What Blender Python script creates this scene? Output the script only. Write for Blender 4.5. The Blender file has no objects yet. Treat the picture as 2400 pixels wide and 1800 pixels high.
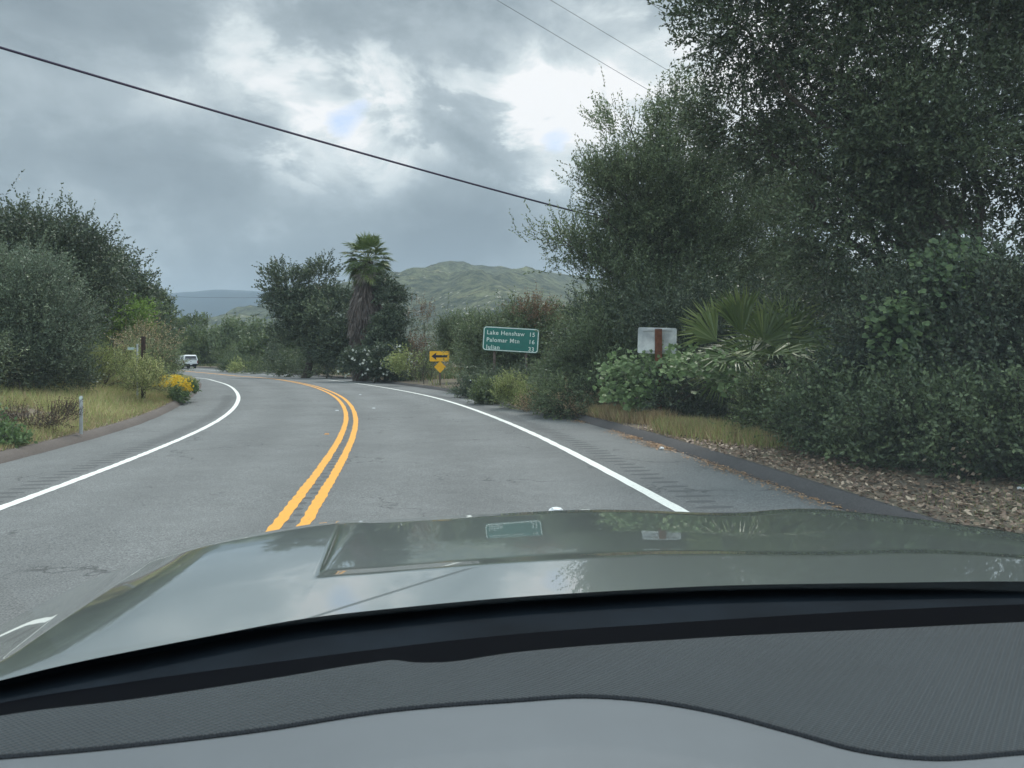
import bpy, bmesh, math, random
import numpy as np
from mathutils import Vector, noise as mnoise
R = math.radians
sc = bpy.context.scene
COL = sc.collection
rng = np.random.default_rng(7)
random.seed(7)

# ------------------------------------------------------------------ camera
F, V0, EYE = 1750.0, 839.4, 1.5          # focal length and horizon of the 2400 px photograph, eye height in metres
cam = bpy.data.cameras.new('camera')
cam_o = bpy.data.objects.new('camera', cam); COL.objects.link(cam_o)
cam_o.location = (0, 0, EYE); cam_o.rotation_euler = (R(90), 0, 0)
cam.sensor_width = 36; cam.lens = 36 * F / 2400
cam.shift_y = (V0 - 900) / 2400
cam.clip_start = 0.05; cam.clip_end = 30000
cam.dof.use_dof = True; cam.dof.focus_distance = 12; cam.dof.aperture_fstop = 14
sc.camera = cam_o

# ------------------------------------------------------------------ light
SUN_EL, SUN_AZ = 60, 14                  # degrees; azimuth to the right of straight ahead
sun = bpy.data.lights.new('sun', 'SUN'); sun.energy = 2.2; sun.angle = R(12); sun.color = (1, .96, .9)
sun_o = bpy.data.objects.new('sun', sun); COL.objects.link(sun_o)
sdir = Vector((math.sin(R(SUN_AZ)) * math.cos(R(SUN_EL)), math.cos(R(SUN_AZ)) * math.cos(R(SUN_EL)), math.sin(R(SUN_EL))))
sun_o.rotation_euler = sdir.to_track_quat('Z', 'Y').to_euler(); sun_o.location = (0, 0, 60)
sc.view_settings.view_transform = 'Standard'; sc.view_settings.look = 'None'
sc.view_settings.exposure = 0; sc.view_settings.gamma = 1
sc.cycles.max_bounces = 6; sc.cycles.diffuse_bounces = 3; sc.cycles.transparent_max_bounces = 8
sc.cycles.volume_bounces = 1; sc.cycles.caustics_reflective = False; sc.cycles.caustics_refractive = False
sc.cycles.use_denoising = True

def pdir(u, v):
    return Vector((u - 1200, F, V0 - v)).normalized()

def make_world():
    w = bpy.data.worlds.new('World'); sc.world = w; w.use_nodes = True
    nt = w.node_tree; N, L = nt.nodes, nt.links
    N.clear()
    out = N.new('ShaderNodeOutputWorld'); bg = N.new('ShaderNodeBackground'); bg.inputs[1].default_value = .1
    L.new(bg.outputs[0], out.inputs[0])
    sky = N.new('ShaderNodeTexSky'); sky.sky_type = 'NISHITA'; sky.sun_disc = False
    sky.sun_elevation = R(SUN_EL); sky.sun_rotation = R(SUN_AZ)
    tc = N.new('ShaderNodeTexCoord')
    def M(op, a, b=None, c=None, clamp=False):
        n = N.new('ShaderNodeMath'); n.operation = op; n.use_clamp = clamp
        for i, x in enumerate((a, b, c)):
            if x is None: continue
            if isinstance(x, (int, float)): n.inputs[i].default_value = x
            else: L.new(x, n.inputs[i])
        return n.outputs[0]
    D = tc.outputs['Generated']
    sep = N.new('ShaderNodeSeparateXYZ'); L.new(D, sep.inputs[0])
    zz = M('ADD', M('MAXIMUM', sep.outputs[2], 0.0), .16)
    cx = M('DIVIDE', sep.outputs[0], zz); cy = M('DIVIDE', sep.outputs[1], zz)
    comb = N.new('ShaderNodeCombineXYZ'); L.new(cx, comb.inputs[0]); L.new(cy, comb.inputs[1])
    def noise(scale, detail, rough, dist, off, src=comb.outputs[0]):
        mp = N.new('ShaderNodeMapping'); L.new(src, mp.inputs[0]); mp.inputs[1].default_value = off
        n = N.new('ShaderNodeTexNoise'); n.inputs['Scale'].default_value = scale; n.inputs['Detail'].default_value = detail
        n.inputs['Roughness'].default_value = rough; n.inputs['Distortion'].default_value = dist
        L.new(mp.outputs[0], n.inputs['Vector']); return n.outputs['Fac']
    sq = N.new('ShaderNodeVectorMath'); sq.operation = 'MULTIPLY'; L.new(D, sq.inputs[0]); sq.inputs[1].default_value = (1, .7, 1.7)
    n1 = noise(1.15, 7, .55, .25, (3.1, 7.7, 0)); n2 = noise(3.4, 9, .55, .15, (11, 2, 4), sq.outputs[0]); n3 = noise(8.0, 10, .60, .35, (1, 2, 3), sq.outputs[0])
    def lobe(u, v, deg, wgt):
        d = pdir(u, v); k = 1 / (R(deg) ** 2)
        dp = N.new('ShaderNodeVectorMath'); dp.operation = 'DOT_PRODUCT'; L.new(D, dp.inputs[0]); dp.inputs[1].default_value = d
        e = M('EXPONENT', M('MULTIPLY', M('SUBTRACT', dp.outputs['Value'], 1), k))
        return M('MULTIPLY', e, wgt)
    bright = [(1265, 225, 2.2, .42), (1180, 330, 3.0, .20), (1295, 420, 2.0, .32), (1400, 300, 5, .15), (910, 190, 3.2, .22), (830, 330, 3.4, .15), (690, 340, 2.6, .20),
              (1020, 320, 3.5, .21), (620, 230, 4, .16), (480, 90, 6, .14), (1850, 250, 13, .30), (900, 380, 3, .12), (760, 130, 5, .10), (1150, 210, 2.5, .12),
              (150, 300, 14, -.08), (1060, 80, 4.5, -.17), (1000, 470, 4.0, -.16), (560, 500, 9, -.12), (1150, 540, 5, -.15), (300, 640, 8, .05), (620, 620, 6, .06), (1350, 90, 4, -.06)]
    def edge(x, lo, hi):
        r_ = N.new('ShaderNodeMapRange'); r_.interpolation_type = 'SMOOTHSTEP'; L.new(x, r_.inputs[0]); r_.inputs[1].default_value = lo; r_.inputs[2].default_value = hi; r_.inputs[3].default_value = -.5; r_.inputs[4].default_value = .5
        return r_.outputs[0]
    tot = None
    for l in bright:
        x = lobe(*l); tot = x if tot is None else M('ADD', tot, x)
    # mottling is stronger where the cover is bright and broken
    n3c = M('SUBTRACT', n3, .5); n2c = M('SUBTRACT', n2, .5); n1c = M('SUBTRACT', n1, .5)
    amp = M('ADD', .16, M('MULTIPLY', M('MAXIMUM', tot, 0.0), 2.2))
    mott = M('ADD', M('MULTIPLY', M('MULTIPLY', n3c, amp), 1.05), M('ADD', M('MULTIPLY', n2c, 1.15), M('MULTIPLY', n1c, .12)))
    crisp = M('ADD', M('MULTIPLY', edge(n2, .47, .56), .085), M('MULTIPLY', M('MULTIPLY', edge(n3, .46, .57), amp), .16))
    val = M('ADD', M('ADD', .40, tot), M('ADD', mott, crisp))
    # cover overhead brightened above the view, added to light road and trees
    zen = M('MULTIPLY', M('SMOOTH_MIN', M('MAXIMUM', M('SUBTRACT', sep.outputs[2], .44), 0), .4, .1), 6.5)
    ramp = N.new('ShaderNodeValToRGB'); L.new(val, ramp.inputs[0])
    cr = ramp.color_ramp
    for p, c in ((.10, (.195, .24, .275)), (.34, (.295, .355, .392)), (.52, (.42, .49, .53)), (.72, (.70, .77, .79)), (1.0, (1.10, 1.16, 1.15))):
        e = cr.elements.new(p); e.color = (*c, 1)
    cr.elements.remove(cr.elements[0]); cr.elements.remove(cr.elements[-1])
    rear = M('MULTIPLY', M('ADD', M('MULTIPLY', sep.outputs[1], -1.0), .05, clamp=True), 1.9)  # sky behind the view brightened, added as fill on surfaces facing it
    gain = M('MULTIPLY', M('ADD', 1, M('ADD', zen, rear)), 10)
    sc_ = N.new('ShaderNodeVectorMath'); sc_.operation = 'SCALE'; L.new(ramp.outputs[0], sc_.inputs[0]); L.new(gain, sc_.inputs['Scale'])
    # blue gaps between the clouds show the clear sky
    gap = M('ADD', lobe(795, 295, 1.1, .62), M('ADD', lobe(1300, 345, 1.1, .62), M('ADD', lobe(850, 250, .9, .45), lobe(-400, -500, 6, .8))))
    gapf = M('MULTIPLY', M('SUBTRACT', M('ADD', gap, M('MULTIPLY', n3c, 1.6)), .40), 3.0, clamp=True)
    gapf = M('MULTIPLY', gapf, .75)
    mix = N.new('ShaderNodeMix'); mix.data_type = 'RGBA'
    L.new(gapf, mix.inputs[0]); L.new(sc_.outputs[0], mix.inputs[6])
    skg = N.new('ShaderNodeVectorMath'); skg.operation = 'SCALE'; L.new(sky.outputs[0], skg.inputs[0]); skg.inputs['Scale'].default_value = 1.6
    L.new(skg.outputs[0], mix.inputs[7])
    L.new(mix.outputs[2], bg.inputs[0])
make_world()

# ------------------------------------------------------------------ materials
def new_mat(name):
    m = bpy.data.materials.new(name); m.use_nodes = True
    nt = m.node_tree; b = nt.nodes['Principled BSDF']
    return m, nt, b
def simple(name, col, rough=.6, spec=.5, metal=0, coat=0, noise_amt=0, scale=20, bump=0, bscale=200, emit=None):
    m, nt, b = new_mat(name); N, L = nt.nodes, nt.links
    b.inputs['Base Color'].default_value = (*col, 1); b.inputs['Roughness'].default_value = rough
    b.inputs['Specular IOR Level'].default_value = spec; b.inputs['Metallic'].default_value = metal
    b.inputs['Coat Weight'].default_value = coat; b.inputs['Coat Roughness'].default_value = .03
    tc = N.new('ShaderNodeTexCoord')
    if noise_amt:
        n = N.new('ShaderNodeTexNoise'); n.inputs['Scale'].default_value = scale; n.inputs['Detail'].default_value = 6
        L.new(tc.outputs['Object'], n.inputs['Vector'])
        r = N.new('ShaderNodeMapRange'); r.inputs[1].default_value = .3; r.inputs[2].default_value = .7
        r.inputs[3].default_value = 1 - noise_amt; r.inputs[4].default_value = 1 + noise_amt
        L.new(n.outputs['Fac'], r.inputs[0])
        v = N.new('ShaderNodeVectorMath'); v.operation = 'SCALE'; v.inputs[0].default_value = col
        L.new(r.outputs[0], v.inputs['Scale']); L.new(v.outputs[0], b.inputs['Base Color'])
    if bump:
        n = N.new('ShaderNodeTexNoise'); n.inputs['Scale'].default_value = bscale; n.inputs['Detail'].default_value = 4
        L.new(tc.outputs['Object'], n.inputs['Vector'])
        bp = N.new('ShaderNodeBump'); bp.inputs['Strength'].default_value = bump; bp.inputs['Distance'].default_value = .01
        L.new(n.outputs['Fac'], bp.inputs['Height']); L.new(bp.outputs[0], b.inputs['Normal'])
    return m
def leaf_mat(name, dark, mid, light, trans=.25, rough=.45, spec=.38):
    m, nt, b = new_mat(name); N, L = nt.nodes, nt.links
    a = N.new('ShaderNodeAttribute'); a.attribute_name = 'tint'
    r = N.new('ShaderNodeValToRGB'); cr = r.color_ramp
    cr.elements[0].position = 0; cr.elements[0].color = (*dark, 1); cr.elements[1].position = 1; cr.elements[1].color = (*light, 1)
    e = cr.elements.new(.5); e.color = (*mid, 1)
    L.new(a.outputs['Fac'], r.inputs[0]); L.new(r.outputs[0], b.inputs['Base Color'])
    b.inputs['Roughness'].default_value = rough; b.inputs['Specular IOR Level'].default_value = spec
    t = N.new('ShaderNodeBsdfTranslucent'); L.new(r.outputs[0], t.inputs[0])
    mx = N.new('ShaderNodeMixShader'); mx.inputs[0].default_value = trans
    L.new(b.outputs[0], mx.inputs[1]); L.new(t.outputs[0], mx.inputs[2]); L.new(mx.outputs[0], nt.nodes['Material Output'].inputs[0])
    return m

def asphalt(name, base, crack=True, fleck=.35, tracks=False):
    m, nt, b = new_mat(name); N, L = nt.nodes, nt.links
    tc = N.new('ShaderNodeTexCoord'); O = tc.outputs['Object']
    def noise(s, d, r=.6, vec=O):
        n = N.new('ShaderNodeTexNoise'); n.inputs['Scale'].default_value = s; n.inputs['Detail'].default_value = d; n.inputs['Roughness'].default_value = r
        L.new(vec, n.inputs['Vector']); return n.outputs['Fac']
    def MR(x, a, b_, c, d):
        n = N.new('ShaderNodeMapRange'); L.new(x, n.inputs[0])
        for i, q in enumerate((a, b_, c, d)): n.inputs[i + 1].default_value = q
        return n.outputs[0]
    def MUL(x, y):
        n = N.new('ShaderNodeMath'); n.operation = 'MULTIPLY'
        L.new(x, n.inputs[0]); L.new(y, n.inputs[1]); return n.outputs[0]
    f = MUL(MR(noise(75, 3, .8), .3, .7, 1 - fleck, 1 + fleck), MR(noise(.35, 5), .3, .7, .86, 1.14))
    f = MUL(f, MR(noise(28, 3, .7), .3, .7, .86, 1.14))
    f = MUL(f, MR(noise(3.0, 5, .65), .3, .7, .92, 1.08))
    if tracks:                       # wheel paths polished lighter, a darker strip between them and at the lane edges
        at = N.new('ShaderNodeAttribute'); at.attribute_name = 'across'
        mm_ = N.new('ShaderNodeMath'); mm_.operation = 'MULTIPLY'; L.new(at.outputs['Fac'], mm_.inputs[0]); mm_.inputs[1].default_value = 2 * math.pi / 1.8
        cs = N.new('ShaderNodeMath'); cs.operation = 'COSINE'; L.new(mm_.outputs[0], cs.inputs[0])
        f = MUL(f, MR(cs.outputs[0], -1, 1, 1.055, .93))
        vs = N.new('ShaderNodeTexVoronoi'); vs.inputs['Scale'].default_value = 38; L.new(O, vs.inputs['Vector'])
        f = MUL(f, MR(vs.outputs['Distance'], .05, .16, 1.5, 1))
    if crack:
        wv = N.new('ShaderNodeVectorMath'); wv.operation = 'ADD'
        nn = N.new('ShaderNodeTexNoise'); nn.inputs['Scale'].default_value = 2.2; nn.inputs['Detail'].default_value = 6; L.new(O, nn.inputs['Vector'])
        s2 = N.new('ShaderNodeVectorMath'); s2.operation = 'SCALE'; s2.inputs['Scale'].default_value = .9
        L.new(nn.outputs['Color'], s2.inputs[0]); L.new(O, wv.inputs[0]); L.new(s2.outputs[0], wv.inputs[1])
        vo = N.new('ShaderNodeTexVoronoi'); vo.feature = 'DISTANCE_TO_EDGE'; vo.inputs['Scale'].default_value = .42
        L.new(wv.outputs[0], vo.inputs['Vector'])
        line = MR(vo.outputs['Distance'], .0, .010, .45, 1)
        mask = MR(noise(.5, 2), .50, .56, 0, 1)
        mm = N.new('ShaderNodeMix'); mm.data_type = 'FLOAT'; L.new(mask, mm.inputs[0]); mm.inputs[2].default_value = 1; L.new(line, mm.inputs[3])
        f = MUL(f, mm.outputs[0])
    v = N.new('ShaderNodeVectorMath'); v.operation = 'SCALE'; v.inputs[0].default_value = base; L.new(f, v.inputs['Scale'])
    L.new(v.outputs[0], b.inputs['Base Color'])
    b.inputs['Roughness'].default_value = .82; b.inputs['Specular IOR Level'].default_value = .3
    bp = N.new('ShaderNodeBump'); bp.inputs['Strength'].default_value = .5; bp.inputs['Distance'].default_value = .006
    L.new(noise(120, 3, .7), bp.inputs['Height']); L.new(bp.outputs[0], b.inputs['Normal'])
    return m

def paint(name, col, worn, wear=.5):
    """road paint, worn through to the asphalt in specks"""
    m, nt, b = new_mat(name); N, L = nt.nodes, nt.links
    tc = N.new('ShaderNodeTexCoord')
    n = N.new('ShaderNodeTexNoise'); n.inputs['Scale'].default_value = 26; n.inputs['Detail'].default_value = 8; n.inputs['Roughness'].default_value = .75
    L.new(tc.outputs['Object'], n.inputs['Vector'])
    r = N.new('ShaderNodeMapRange'); r.inputs[1].default_value = .55; r.inputs[2].default_value = .66; L.new(n.outputs['Fac'], r.inputs[0])
    r.inputs[3].default_value = 0; r.inputs[4].default_value = wear
    mx = N.new('ShaderNodeMix'); mx.data_type = 'RGBA'; L.new(r.outputs[0], mx.inputs[0])
    mx.inputs[6].default_value = (*col, 1); mx.inputs[7].default_value = (*worn, 1)
    L.new(mx.outputs[2], b.inputs['Base Color']); b.inputs['Roughness'].default_value = .6
    return m

# ------------------------------------------------------------------ object helpers
def tag(o, label=None, cat=None, group=None, kind=None):
    if label: o['label'] = label
    if cat: o['category'] = cat
    if group: o['group'] = group
    if kind: o['kind'] = kind
    return o
def empty(name, loc, label, cat, group=None, rz=0):
    o = bpy.data.objects.new(name, None); COL.objects.link(o); o.location = loc; o.rotation_euler = (0, 0, rz)
    o.empty_display_size = .2
    return tag(o, label, cat, group)
def link(name, me, parent=None, world=True):
    o = bpy.data.objects.new(name, me); COL.objects.link(o)
    if parent:
        o.parent = parent
        if world: o.location = -Vector(parent.location)      # geometry given in world metres (parent has no rotation)
    return o
def pymesh(name, v, f, mat, smooth=False):
    me = bpy.data.meshes.new(name); me.from_pydata([tuple(map(float, p)) for p in v], [], f)
    for m in (mat if isinstance(mat, (list, tuple)) else [mat]): me.materials.append(m)
    if smooth: me.polygons.foreach_set('use_smooth', [True] * len(me.polygons))
    me.update(); return me
def grid_mesh(name, G, mat, smooth=True, flip=False):
    G = np.asarray(G, float); a, b = G.shape[:2]
    idx = np.arange(a * b).reshape(a, b)
    q = np.stack([idx[:-1, :-1], idx[:-1, 1:], idx[1:, 1:], idx[1:, :-1]], -1).reshape(-1, 4)
    if flip: q = q[:, ::-1]
    return pymesh(name, G.reshape(-1, 3), q.tolist(), mat, smooth)
def copy_tree(o, parent=None, **kw):
    c = o.copy(); COL.objects.link(c)
    if parent: c.parent = parent
    for ch in o.children: copy_tree(ch, c)
    return c

class MB:
    """collects boxes, prisms and tubes for one mesh"""
    def __init__(s): s.v, s.f = [], []
    def box(s, c, d, rz=0, taper=1):
        n = len(s.v); cx, cy, cz = c; dx, dy, dz = (q / 2 for q in d)
        for z, t in ((-dz, 1), (dz, taper)):
            for x, y in ((-dx, -dy), (dx, -dy), (dx, dy), (-dx, dy)):
                x *= t; y *= t
                s.v.append((cx + x * math.cos(rz) - y * math.sin(rz), cy + x * math.sin(rz) + y * math.cos(rz), cz + z))
        for q in ((0, 3, 2, 1), (4, 5, 6, 7), (0, 1, 5, 4), (1, 2, 6, 5), (2, 3, 7, 6), (3, 0, 4, 7)):
            s.f.append([n + i for i in q])
        return s
    def loft(s, rings, cap=True):
        n = len(s.v); k = len(rings[0])
        for r in rings: s.v += [tuple(p) for p in r]
        for i in range(len(rings) - 1):
            for j in range(k):
                a = n + i * k + j; b = n + i * k + (j + 1) % k
                s.f.append([a, b, b + k, a + k])
        if cap:
            s.f.append([n + j for j in range(k)][::-1]); s.f.append([n + (len(rings) - 1) * k + j for j in range(k)])
        return s
    def tube(s, pts, rad, k=8):
        pts = [Vector(p) for p in pts]; rad = rad if isinstance(rad, (list, tuple)) else [rad] * len(pts)
        rings = []
        for i, p in enumerate(pts):
            t = (pts[min(i + 1, len(pts) - 1)] - pts[max(i - 1, 0)]).normalized()
            up = Vector((0, 0, 1)) if abs(t.z) < .9 else Vector((1, 0, 0))
            a = t.cross(up).normalized(); b = a.cross(t)
            rings.append([p + (a * math.cos(q) + b * math.sin(q)) * rad[i] for q in (2 * math.pi * j / k for j in range(k))])
        return s.loft(rings)
    def build(s, name, mat, parent=None, smooth=False, world=True):
        me = pymesh(name, s.v, s.f, mat, smooth)
        if smooth: me.set_sharp_from_angle(angle=R(40))
        return link(name, me, parent, world)

def W(u, v, Z):                          # a point seen at (u, v) of the photograph, Z metres ahead
    return Vector(((u - 1200) * Z / F, Z, EYE - (v - V0) * Z / F))

# ------------------------------------------------------------------ the road's course
KN = [0, 6, 12, 18, 24, 30, 38, 50, 70, 100, 140, 230]
KV = [0, .0038, .0075, .0109, .0102, .006, .0046, .0049, .0035, .0024, .0014, .006]
EK = [-30, 0, 8, 16, 24, 34, 50, 70, 90, 110, 140, 230]
EG = [0, 0, -.0387, -.0662, .0421, .0829, .0316, -.1472, -.1073, .0131, .08, .2]
EB = [-.0075, -.0075, .0097, .0099, -.0106, -.0222, -.0145, .0057, .0188, .0218, .0217, .0217]
OK_ = [0, 22, 45, 100]
O_LW = [-2.9482, -3.4237, -4.4457, -4.362]; O_RW = [3.7675, 3.5306, 3.2014, 3.3838]
O_LK = [-4.8012, -5.0866, -5.3323, -5.339]; O_RK = [5.3921, 5.3292, 5.3564, 5.3825]
DS = .25
SS = np.arange(0, 230, DS)
_h = .1402 + np.cumsum(np.interp(SS, KN, KV)) * DS
_x = -1.612 + np.cumsum(-np.sin(_h)) * DS; _y = 4 + np.cumsum(np.cos(_h)) * DS
back = np.arange(-26, 0, DS)
_x = np.r_[_x[0] - np.sin(_h[0]) * back, _x]; _y = np.r_[_y[0] + np.cos(_h[0]) * back, _y]; _h = np.r_[np.full(len(back), _h[0]), _h]
SS = np.r_[back, SS]
def smooth1(a, k=9):
    p = np.pad(a, k, mode='edge'); return np.convolve(p, np.ones(2 * k + 1) / (2 * k + 1), 'valid')
_g = smooth1(np.interp(SS, EK, EG), 14); _b = smooth1(np.interp(SS, EK, EB), 14)
LWo = smooth1(np.interp(SS, OK_, O_LW), 14); RWo = smooth1(np.interp(SS, OK_, O_RW), 14)
LKo = smooth1(np.interp(SS, OK_, O_LK), 14); RKo = smooth1(np.interp(SS, OK_, O_RK), 14)
def road_pts(o, dz=0, sel=slice(None)):
    o = np.broadcast_to(o, SS.shape)
    return np.stack([_x + o * np.cos(_h), _y + o * np.sin(_h), _g + _b * o + dz], 1)[sel]
def locate(x, y):
    """nearest station of the road: index and signed offset"""
    x = np.atleast_1d(np.asarray(x, float)); y = np.atleast_1d(np.asarray(y, float))
    I = np.empty(len(x), int)
    cs = slice(None, None, 4); cx, cy = _x[cs], _y[cs]
    for a in range(0, len(x), 4000):
        d = (x[a:a + 4000, None] - cx) ** 2 + (y[a:a + 4000, None] - cy) ** 2
        I[a:a + 4000] = d.argmin(1) * 4
    o = (x - _x[I]) * np.cos(_h[I]) + (y - _y[I]) * np.sin(_h[I])
    return I, o
KL, KR = .24, .24                        # widths of the asphalt kerbs, left and right
def bank_left(d, s):
    k = np.clip((s + 12) / 12, .25, 1) * np.clip((52 - s) / 22, .12, 1)
    return k * .72 * (1 - np.exp(-np.maximum(d, 0) / 5)) * np.clip((60 - d) / 20, 0, 1)
def gz(x, y):
    I, o = locate(x, y); s = SS[I]
    dl = LKo[I] - KL - o; dr = o - RKo[I] - KR
    base = _g[I]
    zl = base + _b[I] * LKo[I] + .13 + bank_left(dl, s)
    zr = base + _b[I] * RKo[I] + .115 + .03 * np.clip(dr, 0, 12)
    return np.where(o < 0, zl, zr)
def gz1(x, y): return float(gz(x, y)[0])

# ------------------------------------------------------------------ road, kerbs, markings
m_asph = asphalt('asphalt', (.150, .156, .152), fleck=.7, tracks=True)
m_kerbL = asphalt('kerb_asphalt_left', (.125, .105, .092), False)
m_kerbR = asphalt('kerb_asphalt_right', (.070, .066, .065), False)
cols = [LKo - .02]
for t in np.linspace(0, 1, 24)[1:-1]: cols.append(LKo + (RKo - LKo) * t)
cols.append(RKo + .02)
G = np.stack([road_pts(c) for c in cols], 1)
me = grid_mesh('road', G, m_asph, flip=True)
at_ = me.attributes.new('across', 'FLOAT', 'POINT'); at_.data.foreach_set('value', np.stack(cols, 1).astype(np.float32).ravel())
tag(link('road', me), kind='structure')

def kerb(name, off, sgn, width, h, mat):
    wob = np.array([mnoise.noise((s * .9, sgn * 5, 0)) for s in SS]) * .025 + np.array([mnoise.noise((s * 4, sgn * 9, 0)) for s in SS]) * .012
    prof = [(-.02 , -.03), (0, .006), (width * .30, h * .55), (width * .6, h * .93), (width * .75, h), (width, h * .98), (width + .05, h * .5)]
    rows = []
    for a, z in prof:
        o = off + sgn * (a + wob * (1 if 0 < a < width * .7 or a <= 0 else .3))
        rows.append(road_pts(o, z) + 0)
    G = np.stack(rows, 1)
    tag(link(name, grid_mesh(name, G, mat, flip=(sgn > 0))), kind='structure')
kerb('kerb', LKo, -1, KL, .135, m_kerbL)
kerb('kerb', RKo, 1, KR, .125, m_kerbR)

m_white = paint('white_paint', (.78, .80, .74), (.3, .3, .29), .8)
m_yell = paint('yellow_paint', (.80, .36, .035), (.30, .19, .08), .8)
def stripe(name, off, width, mat, scallop=0, s0=-25, s1=228, dz=.004):
    fs = np.arange(s0, s1, .075)
    X, Y, H, g, b = (np.interp(fs, SS, q) for q in (_x, _y, _h, _g, _b)); oc = np.interp(fs, SS, off)
    near = np.clip((34 - fs) / 10, 0, 1)
    q = (np.sin(fs * 2 * math.pi / .3) > .1) * scallop * near
    j1 = np.array([mnoise.noise((s * 3, 1.3, off[0])) for s in fs]) * .012; j2 = np.array([mnoise.noise((s * 3, 7.3, off[0])) for s in fs]) * .012
    cols = []
    for o in (oc - width / 2 - q + j1, oc, oc + width / 2 + q * .6 + j2):
        cols.append(np.stack([X + o * np.cos(H), Y + o * np.sin(H), g + b * o + dz], 1))
    me = grid_mesh(name, np.stack(cols, 1), mat, flip=True)
    return tag(link(name, me), kind='structure')
stripe('edge_marking', LWo, .12, m_white, .008)
stripe('edge_marking', RWo, .138, m_white, 0)
stripe('centre_marking', 0 * LWo - .12, .107, m_yell, .010)
stripe('centre_marking', 0 * LWo + .12, .107, m_yell, .010)
# milled rumble grooves: strips laid on the road, groove shade put into their darker colour
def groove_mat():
    m, nt, b = new_mat('groove_shade_asphalt'); N, L = nt.nodes, nt.links
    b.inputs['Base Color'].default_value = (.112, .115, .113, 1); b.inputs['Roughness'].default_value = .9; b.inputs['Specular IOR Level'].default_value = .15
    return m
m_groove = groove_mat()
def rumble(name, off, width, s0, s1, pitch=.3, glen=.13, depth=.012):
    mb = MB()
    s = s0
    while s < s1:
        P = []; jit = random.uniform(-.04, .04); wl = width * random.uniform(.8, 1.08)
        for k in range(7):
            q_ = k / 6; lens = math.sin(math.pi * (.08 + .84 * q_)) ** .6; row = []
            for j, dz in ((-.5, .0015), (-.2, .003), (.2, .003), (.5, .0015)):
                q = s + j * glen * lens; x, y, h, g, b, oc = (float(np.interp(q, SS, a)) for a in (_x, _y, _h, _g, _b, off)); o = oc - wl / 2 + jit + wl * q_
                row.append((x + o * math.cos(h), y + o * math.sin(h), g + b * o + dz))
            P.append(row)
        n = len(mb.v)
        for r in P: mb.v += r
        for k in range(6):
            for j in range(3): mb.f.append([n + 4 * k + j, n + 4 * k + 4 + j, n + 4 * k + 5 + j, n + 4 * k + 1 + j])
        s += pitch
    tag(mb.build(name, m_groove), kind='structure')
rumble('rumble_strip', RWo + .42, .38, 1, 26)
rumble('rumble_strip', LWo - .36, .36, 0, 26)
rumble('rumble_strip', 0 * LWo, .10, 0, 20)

# ------------------------------------------------------------------ ground
def ground_mat():
    m, nt, b = new_mat('soil'); N, L = nt.nodes, nt.links
    tc = N.new('ShaderNodeTexCoord'); O = tc.outputs['Object']
    def noise(s, d, r=.6):
        n = N.new('ShaderNodeTexNoise'); n.inputs['Scale'].default_value = s; n.inputs['Detail'].default_value = d; n.inputs['Roughness'].default_value = r
        L.new(O, n.inputs['Vector']); return n.outputs['Fac']
    r = N.new('ShaderNodeValToRGB'); cr = r.color_ramp; L.new(noise(.7, 6), r.inputs[0])
    cr.elements[0].position = .35; cr.elements[0].color = (.10, .085, .06, 1)
    cr.elements[1].position = .65; cr.elements[1].color = (.15, .14, .085, 1)
    e = cr.elements.new(.5); e.color = (.17, .135, .095, 1)
    r2 = N.new('ShaderNodeMapRange'); L.new(noise(40, 5, .7), r2.inputs[0]); r2.inputs[1].default_value = .3; r2.inputs[2].default_value = .7; r2.inputs[3].default_value = .7; r2.inputs[4].default_value = 1.3
    v = N.new('ShaderNodeVectorMath'); v.operation = 'SCALE'; L.new(r.outputs[0], v.inputs[0]); L.new(r2.outputs[0], v.inputs['Scale'])
    L.new(v.outputs[0], b.inputs['Base Color']); b.inputs['Roughness'].default_value = .95
    bp = N.new('ShaderNodeBump'); bp.inputs['Strength'].default_value = .8; bp.inputs['Distance'].default_value = .03
    L.new(noise(18, 6, .7), bp.inputs['Height']); L.new(bp.outputs[0], b.inputs['Normal'])
    return m
m_soil = ground_mat()
dl = [-.16, 0, .2, .5, .9, 1.4, 2, 2.8, 3.8, 5, 6.5, 8, 10, 13, 17, 22, 30, 42, 60, 85]
V, Fc = [], []
for sgn, off, kw in ((-1, LKo, KL), (1, RKo, KR)):
    rows = []
    for d in dl:
        o = off + sgn * (kw + d)
        p = road_pts(o)
        z = _g + _b * off + (.13 if sgn < 0 else .12)
        z = z + (bank_left(np.full(len(SS), d), SS) if sgn < 0 else .03 * np.clip(d, 0, 12))
        if d < 0: z = z - .10
        elif d > 0: z = z + np.array([mnoise.noise((a * .9, b_ * .9, 0)) for a, b_ in p[:, :2]]) * min(.05, d * .05)
        if d > 60: z = z - 1.5
        p[:, 2] = z; rows.append(p[::2])
    G = np.stack(rows, 1); a, b_ = G.shape[:2]; n = len(V)
    V += G.reshape(-1, 3).tolist(); idx = np.arange(a * b_).reshape(a, b_) + n
    q = np.stack([idx[:-1, :-1], idx[:-1, 1:], idx[1:, 1:], idx[1:, :-1]], -1).reshape(-1, 4)
    Fc += (q if sgn < 0 else q[:, ::-1]).tolist()
n = len(V); rad = [0, 60, 150, 400, 900, 1800, 2900]
for i, r_ in enumerate(rad):
    for j in range(32):
        a = 2 * math.pi * j / 32; V.append((r_ * math.cos(a), r_ * math.sin(a), -.7))
for i in range(len(rad) - 1):
    for j in range(32):
        a = n + i * 32 + j; b_ = n + i * 32 + (j + 1) % 32
        Fc.append([a, a + 32, b_ + 32, b_])
tag(link('ground', pymesh('ground', V, Fc, m_soil, True)), kind='structure')

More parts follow.
